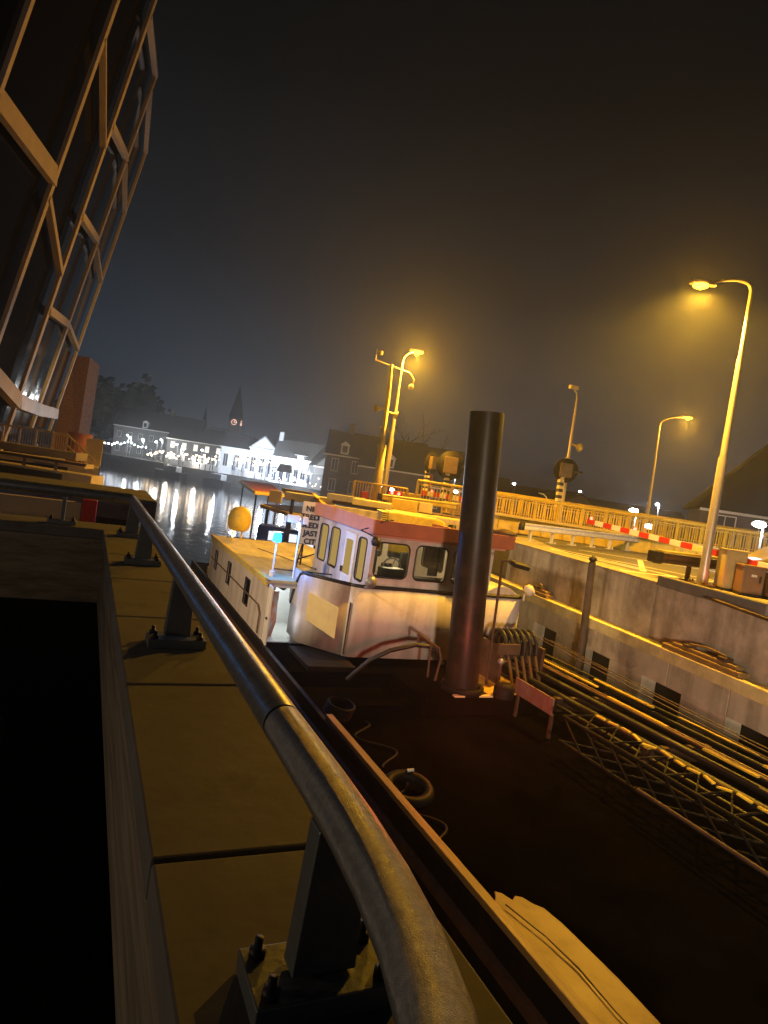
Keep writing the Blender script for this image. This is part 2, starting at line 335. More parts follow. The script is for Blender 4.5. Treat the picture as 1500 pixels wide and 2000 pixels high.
for i in range(1, 7): k_ = i/7; q.beam(e0.lerp(d_+V(0,0,.6), k_), c_.lerp(d_, k_), .03, .03)
q.build('baluster', m_yelw, sr)
q = MB(); a = P(181,905,d=34); q.box((a.x-.42,a.y,a.z-.1),(a.x+.38,a.y+.8,a.z+1.25)); tag(q.build('gate_pier', m_yelw, bevel=.03), 'yellow lit square gate pier at the water end of the terrace', 'pier')
q = MB(); a = P(140,880,d=36); q.box((a.x-.25,a.y,3.6),(a.x+.95,a.y+.4,a.z+1.0)); tag(q.build('garden_wall', mat('dark_red_wall', (.13,.03,.015), .8)), 'dark red low wall between the terrace and the yellow gate pier', 'wall')
lr = T('handrail', 'short low handrail on bolted feet across the far terrace wall', 'handrail', P(90,916,d=27))
a = P(-40,902,d=27); c_ = P(165,930,d=27); c_.z = a.z = (c_.z+a.z)/2; zc_ = c_.z+.02
for k_ in (.42, .72):
    g = a.lerp(c_, k_); q = MB(); q.beam(g, g+V(0,0,.42), .12, .08); po = q.build('post', m_brown, lr); MB().cb(g+V(0,0,.02), (.5,.3,.05)).build('base_plate', m_grey, po)
MB().tube([a+V(0,0,.47), c_+V(0,0,.47)], .06, 12).build('top_tube', m_brown, lr)
# glazed building
gb = T('glazed_building', 'tall dark glazed building with leaning beige frames and slanting braces', 'building', P(50,840,d=40))
lines = {'Y': (19, (-150,360), (-40,0)), 'Z': (24, (-245,868), (95,-100)), 'A': (30, (-80,880), (263,-100)), 'B': (34, (-14,920), (336,-100)), 'C': (41, (60,838), (304,147)), 'D': (50, (96,842), (285,297))}
def on(l, v):
    d, (ua, va), (ub, vb) = lines[l]; return P(ua+(ub-ua)*(v-va)/(vb-va), v, d=d)
back = V(-.32, .12, 0)
def fr(a, c_, wd, name, dp=.18, push=0):
    d = (c_-a).normalized(); q = MB(); q.beam(a-back*push, c_-back*push, wd, dp, up=(1, -.25, 0)); q.build(name, m_frame, gb)
ends = {'Z': (868,-90), 'A': (880,-90), 'B': (920,-90), 'C': (838,147), 'D': (842,297)}
wds = {'Z': .25, 'A': .31, 'B': .30, 'C': .26, 'D': .16}
for l in 'ZABCD': fr(on(l, ends[l][0]), on(l, ends[l][1]), wds[l], 'mullion')
for (l1, v1, l2, v2, wd) in (('Z',190,'A',345,.85),('A',385,'B',535,.34),('A',75,'B',290,.20),('B',245,'C',308,.42),('B',420,'C',470,.44),('B',605,'C',634,.46),('C',315,'D',415,.24),('C',480,'D',550,.30),('C',634,'D',682,.34),
        ('D',297,'C',175,.16),('C',147,'B',30,.30)):
    fr(on(l1,v1), on(l2,v2), wd, 'brace', .3, -.05)
for (l1, v1, l2, v2) in (('A',720,'B',783),('B',783,'C',800),('C',800,'D',808)): fr(on(l1,v1), on(l2,v2), .75, 'sill_band', .45, .02)
for poly in ((('Z',860),('A',870),('A',-90),('Z',-90)), (('A',870),('B',900),('B',-90),('A',-90)), (('B',900),('C',830),('C',147),('B',30)), (('C',830),('D',838),('D',297),('C',175))):
    ps = [on(*k)+V(-.35,.1,0) for k in poly]; MB().prism(ps, (-9,3,0)).build('glass_bay', m_glassd, gb)
q = MB(); a = P(100,845,d=54); c_ = P(152,850,d=54); tp = P(170,698,d=54)
q.prism([(a.x,a.y,3.5),(c_.x,c_.y,3.5),(c_.x+.15,c_.y,tp.z),(a.x+.8,a.y,tp.z)], (.8,5,0)); tag(q.build('brick_tower', m_brick), 'warm lit brick stair tower at the water end of the glazed building', 'tower')
# ================================================================== VESSEL
vs = T('work_barge', 'long black work barge with white wheelhouse and cabin lying in the lock', 'barge', (9,14,.9))
hull = MB(); hx0, hx1 = 4.9, 13.6
hull.prism([(hx0,-6,-.8),(hx1,-6,-.8),(hx1,31,-.8),(hx0+.6,31,-.8)], (0,0,1.0)); hull.box((hx0,-6,.2),(hx0+.1,31,.895)); hull.box((hx1-.1,-6,.2),(hx1,31,.895)); hull.build('hull', m_hull, vs)
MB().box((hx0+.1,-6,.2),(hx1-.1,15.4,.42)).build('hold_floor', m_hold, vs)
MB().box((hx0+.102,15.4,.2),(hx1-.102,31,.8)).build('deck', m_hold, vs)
MB().box((7.9,13.45,.42),(11.3,15.398,.86)).build('pile_well', m_hold, vs, bevel=.03)
MB().lathe((9.24,14.0,.862), [(.44,0),(.54,0),(.54,.16),(.44,.16),(.44,0)], 32).build('guide_collar', m_hull, vs)
MB().box((8.75,13.5,.862),(9.85,13.62,.9)).build('well_sill', m_yelw, vs)
MB().beam((5.02,-6,.945),(5.02,12.2,.945), .14, .09).build('coaming', m_coam, vs, bevel=.01)
MB().beam((4.86,-6,.55),(4.86,30,.55), .09, .14).build('rubbing_strake', m_rust, vs)
# thin plate coloured and cut as a pool of lamp light beside the coaming
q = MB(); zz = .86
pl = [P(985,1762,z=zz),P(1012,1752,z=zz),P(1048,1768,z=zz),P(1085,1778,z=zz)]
q.prism([(5.13,6.25,zz-.04),(5.19,6.42,zz-.04),(5.27,6.5,zz-.04),(5.33,6.62,zz-.04),(5.41,6.57,zz-.04),(5.47,6.42,zz-.04),(5.56,6.49,zz-.04),(5.64,6.44,zz-.04),(5.70,6.3,zz-.04),(5.79,6.2,zz-.04),(5.84,5.9,zz-.04),(5.87,5.0,zz-.04),(5.85,4.3,zz-.04),(5.9,3.0,zz-.04),(5.9,-6,zz-.04),(5.13,-6,zz-.04)], (0,0,.04)); q.build('lamplight_patch', m_lightpatch, vs, bevel=.01)
MB().tube([(5.28,6.3,.90),(5.42,5.7,.90),(5.48,5.2,.89),(5.45,4.6,.89),(5.5,3.4,.89)], [.009,.007,.01,.007,.006], 8).build('cable', m_black, vs)
# rounded tank tops / mess in the dark hold
for (x, y, r_, h) in ():
    q = MB(); q.lathe((x,y,.42), [(0,h),(r_*.8,h),(r_,h-.06),(r_,0)], 24); q.build('hatch', m_hull, vs)
q = MB()
for k in range(5): q.tube([(5.35+.25*math.cos(a)+.02*k, 12.6+.4*math.sin(a), .84+.05*k) for a in [i*math.pi/10 for i in range(21)]], .03, 8)
q.build('rope_coil', m_hull, vs)
g = P(800,1520,z=.75); ring = [V(g.x+.38*math.cos(a), g.y+.34*math.sin(a), .56+.08*math.sin(a)) for a in [i*math.pi/12 for i in range(25)]]
MB().tube(ring, .1, 10).build('tyre_fender', m_hull, vs)
MB().tube([(g.x+.1,g.y+.3,.74),(g.x+.22,g.y+.28,.76)], .03, 8).build('shackle', m_galv, vs)
for k_, (x_, y_) in enumerate(((5.6,10.6),(6.0,13.1))):
    rng = random.Random(k_); q = MB(); q.tube([(x_+.3*math.sin(i*.22+k_)+.02*rng.random(), y_-.05*i, .46+.01*rng.random()) for i in range(46)], .025, 8); q.build('loose_rope', m_hull, vs)
for y in (): MB().lathe((6.6,y,.42), [(.12,0),(.12,.25),(.18,.28),(.18,.34),(0,.35)], 16).build('bollard', m_hull, vs)
# ---- lower bulwark of wheelhouse (dodger) as curved plating
def plating(name, mats, z0, z1, path, th, parent, close=False):
    q = MB()
    for (a, c_) in zip(path, path[1:]):
        a = Vector((*a,0)); c_ = Vector((*c_,0)); 
        q.add([(a.x,a.y,z0),(c_.x,c_.y,z0),(c_.x,c_.y,z1),(a.x,a.y,z1)], [(0,1,2,3)], True)
    o = q.build(name, mats, parent); bm = bmesh.new(); bm.from_mesh(o.data); bmesh.ops.remove_doubles(bm, verts=bm.verts, dist=.001); bmesh.ops.recalc_face_normals(bm, faces=bm.faces); bm.to_mesh(o.data); bm.free()
    s_ = o.modifiers.new('s', 'SOLIDIFY'); s_.thickness = th; s_.offset = 0
    return o
def arc(cx, cy, r_, a0, a1, n=8): return [(cx+r_*math.cos(math.radians(a0+(a1-a0)*i/n)), cy+r_*math.sin(math.radians(a0+(a1-a0)*i/n))) for i in range(n+1)]
path = [(5.85,18.3),(5.82,17.4),(5.84,17.2)] + [(6.7,16.12)] + arc(6.95,16.25,.27,200,270,5) + [(9.5,15.95),(11.9,16.1)] + arc(12.0,16.4,.3,280,350,5) + [(12.35,18.6)]
plating('bulwark', m_white, 1.05, 2.92, path, .06, vs)
tr = [(*p_, 2.95) for p_ in path]; tr = [(5.83,18.3,1.9),(5.8,18.0,2.5),(5.82,17.7,2.85)] + tr[1:]
MB().tube(tr, .05, 10).build('rubber_trim', m_black, vs)
q = MB(); A_ = V(5.93,17.02,0); B_ = V(6.55,16.24,0); n_ = V(-.06,-.05,0)
q.prism([A_+n_+V(0,0,1.75),B_+n_+V(0,0,1.45),B_+n_+V(0,0,2.3),A_+n_+V(0,0,2.52)], (.02,.02,0)); q.build('yellow_panel', m_yelw, vs, bevel=.01)  # pale yellow square panel on the corner plating
MB().beam((6.72,16.0,1.1),(6.72,16.0,2.5), .03, .03).build('drain_pipe', m_rust, vs)
# round hump on starboard
q = MB(); q.prism([(11.0+.0,16.3,2.95)] + [(11.0+1.25*i/10, 16.3, 2.95+.28*math.sin(math.pi*i/10)) for i in range(1,10)] + [(12.25,16.3,2.95)], (0,1.2,0)); q.build('hatch_hood', m_white, vs, bevel=.02)
# ---- wheelhouse
wh = MB()  # floor and roof underside, interior
WX0, WX1, WY0, WY1, WZ0, WZ1 = 7.12, 10.95, 16.05, 20.6, 2.0, 4.42
def wall_with_holes(name, m, o_, ux, L_, z0, z1, holes, th, parent, nrm, rc=.12, label=None):
    """a wall with rounded window openings: column/row grid, corners filled"""
    q = MB(); o_ = Vector(o_); ux = Vector(ux); nrm = Vector(nrm)*th
    def quad(a0, a1, b0, b1):
        if a1-a0 < 1e-4 or b1-b0 < 1e-4: return
        q.prism([o_+ux*a0+V(0,0,b0), o_+ux*a1+V(0,0,b0), o_+ux*a1+V(0,0,b1), o_+ux*a0+V(0,0,b1)], nrm)
    x = 0
    for (h0, h1, b0, b1) in sorted(holes):
        quad(x, h0, z0, z1); quad(h0, h1, z0, b0); quad(h0, h1, b1, z1); x = h1
        for cx_, sx in ((h0, 1), (h1, -1)):
            for cz_, sz in ((b0, 1), (b1, -1)):
                ps = [(cx_, cz_)] + [(cx_+sx*rc*(1-math.cos(a)), cz_+sz*rc*(1-math.sin(a))) for a in [i*math.pi/10 for i in range(6)]]
                q.prism([o_+ux*a+V(0,0,c2) for a, c2 in ps], nrm)
    quad(x, L_, z0, z1)
    wl = q.build(name, m, parent)
    for (h0, h1, b0, b1) in holes:
        g = MB(); i0 = .5
        g.prism([o_+nrm*.5+ux*h0+V(0,0,b0), o_+nrm*.5+ux*h1+V(0,0,b0), o_+nrm*.5+ux*h1+V(0,0,b1), o_+nrm*.5+ux*h0+V(0,0,b1)], nrm*.08)
        g.build('pane', m_glass, wl)
        g = MB(); pts_ = []
        for cx_, cz_, a0 in ((h1-rc,b1-rc,0),(h0+rc,b1-rc,90),(h0+rc,b0+rc,180),(h1-rc,b0+rc,270)):
            pts_ += [o_-nrm*.1+ux*(cx_+rc*math.cos(math.radians(a0+i*22.5)))+V(0,0,cz_+rc*math.sin(math.radians(a0+i*22.5))) for i in range(5)]
        g.tube(pts_+[pts_[0]], .022, 6, caps=False); g.build('window_seal', m_black, wl)
    return wl
front = wall_with_holes('front_wall', m_white, (WX0,WY0,0), (1,0,0), WX1-WX0, 2.9, 4.4, [(.12,1.12,3.22,4.16),(1.32,2.32,3.22,4.18),(2.52,3.5,3.22,4.18)], .07, vs, (0,1,0), .16)
side = wall_with_holes('side_wall', m_white, (WX0-.003,WY1,0), (0,-1,0), WY1-WY0-.003, 2.0, 4.4, [(.30,1.05,3.0,4.14),(1.35,2.1,2.98,4.16),(3.6,4.2,2.98,4.16)], .07, vs, (1,0,0), .14)
wall_with_holes('starboard_wall', m_white, (WX1-.07,WY1-.003,0), (0,-1,0), WY1-WY0-.08, 2.0, 4.4, [(.4,1.9,3.1,4.16),(2.2,3.8,3.1,4.16)], .07, vs, (1,0,0), .14)
wall_with_holes('rear_wall', m_white, (WX0+.07,WY1,0), (1,0,0), WX1-WX0-.14, 2.0, 4.4, [(.2,1.2,3.2,4.15),(1.4,2.3,3.2,4.15),(2.5,3.5,3.2,4.15)], -.07, vs, (0,1,0), .12)
MB().box((WX0+.07,WY0+.07,2.3),(WX1-.07,WY1-.07,2.36)).build('cabin_floor', m_brown, vs)
dr = MB(); dr.box((WX0-.05,17.15,2.25),(WX0-.006,17.95,4.2)); e_wglow = emit('added_yellow_glow', (.85,.56,.16), .42)  # emissive sheets and door pane, added for a yellow window glow
for (y0_, y1_) in ((20.25,19.5),(19.2,18.45),(16.95,16.35)): MB().box((WX0+.024,y1_+.03,3.02),(WX0+.029,y0_-.03,4.13)).build('glow_sheet', e_wglow, side)
dro = dr.build('side_door', m_wht, vs, bevel=.01)
MB().box((WX0-.06,17.3,3.0),(WX0-.052,17.8,4.0)).build('pane', e_wglow, dro, bevel=.003)
MB().cb((WX0-.09,17.85,3.1),(.05,.05,.16)).build('handle', m_black, dro)
MB().box((WX0-.08,WY0-.02,2.62),(WX1+.05,WY0-.002,2.9)).build('grey_band', m_grey, vs)
# interior: console, wheel, chairs, screens
cs = MB(); cs.box((7.5,16.5,2.4),(10.6,17.0,3.2)); cs.box((7.7,16.45,3.2),(8.4,16.8,3.42)); cso = cs.build('console', m_black, vs, bevel=.03)
for x in (7.85,8.55,9.35,9.95): MB().box((x,16.9,3.25),(x+.32,16.93,3.5)).build('screen', m_mirror, cso)
q = MB(); q.tube([(8.1+.28*math.cos(a),16.75,3.4+.28*math.sin(a)) for a in [i*math.pi/10 for i in range(21)]], .02, 8); 
for a in range(5): q.tube([(8.1,16.75,3.4),(8.1+.28*math.cos(a*1.257),16.75,3.4+.28*math.sin(a*1.257))], .012, 6)
q.build('steering_wheel', m_grey, vs)
for x in (8.0,9.3):
    q = MB(); q.box((x,18.2,2.8),(x+.5,18.7,2.92)); q.box((x,18.65,2.9),(x+.5,18.78,3.65)); q.tube([(x+.25,18.45,2.36),(x+.25,18.45,2.8)], .05); q.build('helm_chair', m_black, vs, bevel=.03)
# roof with fascia
MB().box((WX0-.10,WY0-.14,4.36),(WX1+.5,WY1+.25,4.42)).build('roof', m_redbr, vs, bevel=.01)
MB().box((WX0-.12,WY0-.22,4.38),(WX1+.5,WY0-.145,4.76)).build('roof_front_fascia', m_redbr, vs, bevel=.01)
MB().box((WX1+.44,WY0-.14,4.425),(WX1+.5,WY1+.2,4.55)).build('roof_side_fascia', m_redbr, vs, bevel=.01)
MB().box((WX0-.15,WY0-.20,4.36),(WX0-.105,WY1+.2,4.765)).build('roof_side_trim', m_salmon, vs, bevel=.005)
MB().box((WX0-.05,WY0-.10,4.3),(WX1+.3,WY0-.02,4.4)).build('visor', m_salmon, vs)
MB().lathe((11.3,16.2,4.77), [(0,.16),(.1,.15),(.34,.08),(.38,0),(0,0)], 20).build('radar_scanner', m_rust, vs)
MB().tube([(7.6,16.0,4.78),(7.35,15.75,4.8),(7.1,15.7,4.7)], .02, 6).build('horn_pipe', m_black, vs)
q = MB(); q.lathe((7.0,15.6,4.2), [(0,.12),(.1,.1),(.13,0),(.1,-.1),(0,-.12)], 14); q.tube([(7.0,15.62,4.3),(6.6,15.75,4.45),(6.9,16.0,4.5)], .018, 6); q.build('mirror', m_black, vs)
q = MB(); q.lathe((6.98,15.6,3.15), [(0,0),(.1,.01),(.15,.05),(.16,.12),(0,.13)], 20, Matrix.Rotation(math.radians(90),3,'X')); q.tube([(6.98,15.62,3.0),(7.0,15.9,2.95)], .02, 6); q.build('searchlight', m_grey, vs)
q = MB(); q.lathe((12.25,16.0,3.15), [(0,0),(.12,.01),(.17,.06),(.17,.2),(0,.21)], 20, Matrix.Rotation(math.radians(60),3,'Y')); q.tube([(12.2,16.0,2.9),(12.2,16.0,3.1)], .03, 6); q.build('searchlight', m_cream, vs)
# ---- port cabin
cb_ = wall_with_holes('cabin_side', m_white, (4.98,26.9,0), (0,-1,0), 8.9, .8, 2.5, [(1.0,1.45,1.45,2.15),(3.5,4.05,1.40,2.15),(6.35,7.0,1.35,2.15)], .06, vs, (1,0,0), .03)
MB().box((5.04,26.84,.8),(8.9,26.9,2.5)).build('cabin_rear', m_white, vs)
fr_ = MB(); fr_.box((4.98,17.94,.8),(5.14,18.0,2.5)); fr_.box((5.84,17.94,.8),(6.6,18.0,2.5)); fr_.box((5.14,17.94,2.38),(5.84,18.0,2.5)); cf = fr_.build('cabin_front', m_white, vs, bevel=.01)
for (y0_, y1_) in ((25.85,25.5),(23.35,22.9),(20.5,19.95)): MB().box((5.06,y1_,1.38),(5.1,y0_,2.12)).build('window_blind', m_mirror, cb_)
dd = MB(); dd.cb((5.01,17.62,1.62),(.05,.62,1.7), math.radians(-6)); ddo = dd.build('cabin_door', m_wht, vs, bevel=.01)
MB().cb((4.96,17.5,1.6),(.05,.12,.05)).build('handle', m_black, ddo)
MB().box((4.9,17.88,2.505),(8.9,26.98,2.6)).build('cabin_roof', m_roofw, vs, bevel=.02)
MB().box((4.9,17.86,2.44),(4.96,27,2.5)).box((4.86,17.84,2.602),(4.95,27.0,2.64)).build('roof_gutter', m_yel, vs)
# cabin interior: back wall, coats, lamp
MB().box((5.05,20.2,.8),(7.1,20.3,2.44)).box((6.55,18.0,.8),(6.6,20.2,2.44)).box((5.05,18.0,.802),(6.55,20.2,.83)).build('inner_partition', m_wht, vs)
q = MB(); random.seed(3)
for i in range(7): 
    xx = 5.2+.035*i; q.tube([(xx,18.3+.04*i,.85),(xx+.02,18.35,1.3),(xx-.01+.03*random.random(),18.3,1.8),(xx+.03,18.32,2.2)], [.05,.06,.045,.02], 8)
m_cloth = mat('hanging_clothes', (.5,.13,.03), .8, col2=(.45,.4,.35), scale=6, stretch=(1,1,.4)); q.build('hanging_clothes', m_cloth, vs)
q = MB(); q.tube([(5.5,19.0,2.33),(5.75,19.0,2.25),(5.8,19.05,2.15)], [.1,.13,.08], 10); q.tube([(5.45,19.0,2.2),(5.45,19.0,2.1)], .08); q.build('helmet', m_black, vs)
MB().box((5.65,19.4,2.41),(6.1,19.6,2.44)).build('ceiling_lamp', e_kit, vs)
# roof items
vmast = MB(); vmast.tube([(5.2,18.45,2.6),(5.2,18.45,3.6)], .03, 10); vmast.tube([(5.2,18.45,2.6),(5.2,18.45,2.75)], .09, 12); vmast.tube([(5.2,18.42,2.1),(5.2,18.42,2.6)], .09, 12); vm = vmast.build('beacon_mast', m_wht, vs)
MB().lathe((5.2,18.45,3.6), [(.11,0),(.13,.03),(.12,.2),(.07,.26),(0,.27)], 14).build('blue_beacon', e_blue, vm)
MB().lathe((5.2,18.45,3.885), [(0,.02),(.16,.01),(.16,0),(0,0)], 14).build('beacon_cap', m_wht, vm)
q = MB(); q.tube([(5.85,18.5,1.9),(5.85,18.5,4.3)], .032, 10); am = q.build('antenna_mast', m_wht, vs)
MB().box((5.45,18.45,4.2),(5.8,18.62,4.42)).box((5.9,18.45,4.18),(6.05,18.6,4.4)).build('junction_box', m_cream, am, bevel=.01)
dmo = MB(); dmo.lathe((5.7,25.9,3.0), [(0,0),(.3,.0),(.4,.1),(.45,.3),(.45,.5),(.4,.72),(.27,.88),(.1,.95),(0,.96)], 28); dmo.tube([(5.5,25.9,2.6),(5.5,25.9,3.02)], .03, 8).tube([(5.85,25.9,2.6),(5.85,25.9,3.02)], .03, 8); dmo.build('satellite_dome', m_yel, vs)
q = MB(); q.tube([(5.3,26.0,2.7),(8.6,26.2,2.7)], .02, 6); q.tube([(5.3,18.9,2.75),(7.1,18.7,2.75)], .02, 6); q.tube([(6.1,24,2.63),(7.3,19.5,2.64)], .015, 6); q.build('roof_cable', m_black, vs)
# cabin deck rail on the outer side
q = MB(); q.tube([(4.93,18.2,1.0),(4.93,18.2,1.55),(4.93,18.5,1.75),(4.93,26.5,1.78)], .025, 8); q.build('grab_rail', m_brown, vs)
q = MB(); 
for y in (27.4,28.6):
    q.tube([(5.3,y,.8),(5.3,y,2.2)], .03, 8)
q.tube([(5.3,27.4,2.2),(5.3,28.6,2.15)], .025, 8); q.tube([(5.3,27.4,1.6),(5.3,28.6,1.6)], .025, 8); q.build('stern_rail', m_wht, vs)
MB().box((5.1,27.1,.8),(6.2,28.0,1.15)).build('stern_locker', m_yel, vs, bevel=.04)
# hose arc, bracket in front of bulwark
q = MB(); ps = [(6.6,15.2,.7),(7.0,14.9,1.3),(7.5,14.85,1.58),(8.2,14.85,1.75),(8.75,14.8,1.72),(9.0,14.75,1.3)]; q.tube(ps, .06, 10); q.build('hose', m_black, vs)
q = MB(); q.tube([(8.15,14.7,2.08),(8.75,14.6,1.75),(8.85,14.6,1.5),(8.78,14.6,.9)], .035, 8); q.tube([(8.5,14.6,1.9),(8.55,14.6,1.0)], .03, 8); q.tube([(8.15,14.7,2.08),(8.18,14.7,1.85)], .03, 8); q.build('hose_bracket', m_rust, vs)
MB().box((5.6,15.42,.81),(6.9,17.2,.95)).build('deck_step', m_hull, vs, bevel=.02)
# starboard fittings: yellow painted plate in place of a lamplit deck patch
q = MB(); q.box((9.8,13.64,.862),(11.2,15.3,.9)); q.build('lamplit_patch', m_yel, vs)
MB().lathe((10.15,13.5,.88), [(0,.35),(.2,.33),(.26,.22),(.26,.0)], 18).build('mooring_bitt', m_hull, vs)
# floodlight pole
q = MB(); q.tube([(10.22,14.4,.88),(10.12,14.4,4.2)], .035, 10); q.tube([(10.12,14.4,4.2),(10.3,14.3,4.22)], .03, 8); fp = q.build('floodlight_pole', m_rust, vs)
MB().cb((10.55,14.25,4.14),(.5,.32,.12), 0, Matrix.Rotation(math.radians(12),3,'X')@Matrix.Rotation(math.radians(8),3,'Y')).build('floodlight', m_black, fp, bevel=.02)
# ---- spud pile
sp_ = MB(); ax_b = V(9.28,14.0,.0); ax_t = P(951,806,y=14)
sp_.tube([ax_b, ax_t], [.42,.42], 40); sp = sp_.build('spud_pile', m_pile); [MB().tube([ax_b.lerp(ax_t,k), ax_b.lerp(ax_t,k+.003)], .424, 40, caps=False).build('weld_seam', m_pile, sp) for k in (.36,.71,.985)]; tag(sp, 'tall dark steel spud pile standing through the barge deck before the wheelhouse', 'pile')
# ---- dredging pipe rack along starboard side
gr = T('pipe_rack', 'long rack of black pipes with thin yellow ones as painted highlights on the starboard deck', 'pipe rack', (12,6,.9))
def L3(a, c_, r_, nm, m, n=10): MB().tube([a, c_], r_, n).build(nm, m, gr)
for i, (x, z_, r_, m_) in enumerate(((11.6,1.1,.09,m_black),(11.85,1.3,.05,m_black),(12.1,1.2,.08,m_black),(12.35,1.35,.025,m_coam),(12.6,1.25,.07,m_black),(12.85,1.37,.04,m_black),(13.1,1.25,.06,m_black),(13.35,1.35,.025,m_coam),(12.2,1.45,.02,m_coam),(12.95,1.48,.03,m_black),(11.35,.95,.05,m_black))):  # thin yellowish pipes stand in for highlights on the black ones
    L3(V(x-.15,16.6-.3*(i%3),z_), V(x-.1,-5,z_), r_, 'pipe', m_)
for y in (15.8,12.8,9.9,7.0,4.2,1.2): MB().box((11.2,y-.08,.8),(13.4,y+.08,1.12)).build('cradle', m_rust, gr)
for k,(x,y,l) in enumerate(((12.3,13.8,2.4),(12.75,12.2,2.0),(12.0,11.0,1.8),(12.9,9.6,2.0),(11.8,8.4,1.2),(12.5,7.4,1.6))): MB().box((x-.05,y-l/2,1.46),(x+.03,y+l/2,1.495)).build('yellow_strip', m_yel, gr)
# winch / hose saddle at its head
wn_ = T('winch', 'ribbed black winch drum at the wheelhouse end of the pipe rack', 'winch', (11.2,15,.9))
q = MB()
for i in range(6): q.tube([(10.75+.2*i,14.9+.42*math.cos(a),1.75+.5*math.sin(a)) for a in [j*math.pi/12-.2 for j in range(15)]], .055, 8)
q.build('drum', m_black, wn_)
for x in (10.55,11.9): MB().box((x,14.4,.85),(x+.1,15.4,1.9)).build('side_frame', m_rust, wn_, bevel=.02)
q = MB(); q.box((10.4,14.35,1.72),(11.1,14.42,2.0)); q.build('bracket', m_brown, wn_)
q = MB()
for i in range(5): q.beam((10.75+.22*i,14.36,1.7),(10.85+.22*i,14.1,.95), .09, .04)
q.build('guard_plate', m_brown, wn_)
MB().lathe((10.5,14.3,1.55), [(0,.08),(.06,.06),(.1,0),(.06,-.06),(0,-.08)], 12).build('lamp', m_grey, wn_)
# pale board
a, c_ = P(1016,1306,z=1.75), P(1090,1358,z=1.75)
q = MB(); a = V(10.35,12.65,0); c_ = V(10.3,11.35,0); q.prism([(10.45,13.5,1.0),(10.45,12.0,.98),(10.45,12.0,1.38),(10.45,13.5,1.40)], (.05,0,0)); bo = q.build('name_board', mat('board_paint', (.2,.15,.12), .6, col2=(.16,.06,.04), scale=2.5, stretch=(1,1.5,.6)), None, bevel=.01)
tag(bo, 'pale weathered board with red smears propped against the pipe rack', 'board')
for y in (12.02,13.36): MB().box((10.5,y,.42),(10.56,y+.08,1.0)).build('leg', m_rust, bo)
# lattice boom
bo_ = T('lattice_boom', 'low black lattice boom with worn yellow chords beside the pipe rack', 'boom', (10.6,6,.9))
ch = [(10.1,.75),(11.0,.75),(10.1,1.3),(11.0,1.3)]
for i, (x, z_) in enumerate(ch): MB().tube([(x,11.2,z_),(x,-5,z_)], .035, 8).build('chord', m_hull if i != 3 else m_rust, bo_)
q = MB(); y = 11.2
while y > -4.5:
    for (a, c_) in ((0,1),(1,3),(3,2),(2,0)):
        q.beam((ch[a][0],y,ch[a][1]),(ch[c_][0],y-.7,ch[c_][1]), .03, .03); 
    q.beam((ch[2][0],y,ch[2][1]),(ch[3][0],y,ch[3][1]), .03, .03)
    y -= .7
q.build('lattice', m_hull, bo_)
q = MB(); random.seed(5); y = 10.9
ps = [(10.75,y,1.42)]
while y > 3: y -= .35; ps.append((10.75+.08*random.uniform(-1,1), y, 1.40+.04*random.uniform(-1,1)))
for a, c_ in zip(ps, ps[1:]): q.beam(a, Vector(a).lerp(Vector(c_), .72), .07, .03)
q.build('chain', m_yel, bo_)
MB().tube([(9.75,8.6,.95),(9.72,2,.95),(9.7,-5,.95)], .035, 8).build('rusty_pipe', m_rust, bo_)
# mooring wires over the rack
mw = MB()
for (y, z_, x) in ((14.9,2.1,12.2),(14.9,2.25,11.6),(15.0,2.0,12.6)):
    ps = [V(x,y,z_).lerp(V(x+1.1,-5,1.9), k/12) - V(0,0,.35*math.sin(math.pi*k/12)) for k in range(13)]; mw.tube(ps, .014, 6)
tag(mw.build('mooring_wire', m_brown), 'thin slack wires running above the pipe rack along the wall', 'wire')
# sign board on the cabin roof
sb = T('sign_board', 'tall pale board with rows of black capital letters leaning beside the wheelhouse', 'sign', (7.2,20.9,2.6))
R_ = Matrix.Rotation(math.radians(-8), 4, 'Z')
q = MB(); q.cb((7.15,20.95,4.02),(1.05,.05,1.42), 0, R_.to_3x3()); q.build('board', m_tan, sb, bevel=.01)
q = MB(); q.tube([(6.78,20.95,3.32),(6.45,20.3,2.62)], .025, 6); q.tube([(7.5,20.8,3.3),(7.1,20.2,2.62)], .025, 6); q.tube([(6.5,20.5,2.85),(7.4,20.9,3.1)], .025, 6); q.tube([(6.8,20.95,3.3),(6.8,20.95,2.62)], .03, 6).build('stand', m_black, sb)
for i, tx in enumerate(('NIET', 'TREDN', 'SLEDR', 'JAST', 'CIT')):
    cu = bpy.data.curves.new('lettering', 'FONT'); cu.body = tx; cu.size = .25; cu.extrude = .004; cu.align_x = 'CENTER'; cu.offset = .008
    tmp = bpy.data.objects.new('lettering_curve', cu); COL.objects.link(tmp); dg = bpy.context.evaluated_depsgraph_get(); me = bpy.data.meshes.new_from_object(tmp.evaluated_get(dg))
    bpy.data.objects.remove(tmp); o = bpy.data.objects.new('lettering', me); COL.objects.link(o); o.parent = sb
    if not me.materials: me.materials.append(m_black)
    o.matrix_basis = Matrix.Translation(V(7.02,20.95,4.42-.27*i)-sb.location) @ R_ @ Matrix.Translation((-.02,-.031,0)) @ Matrix.Rotation(math.radians(90),4,'X')
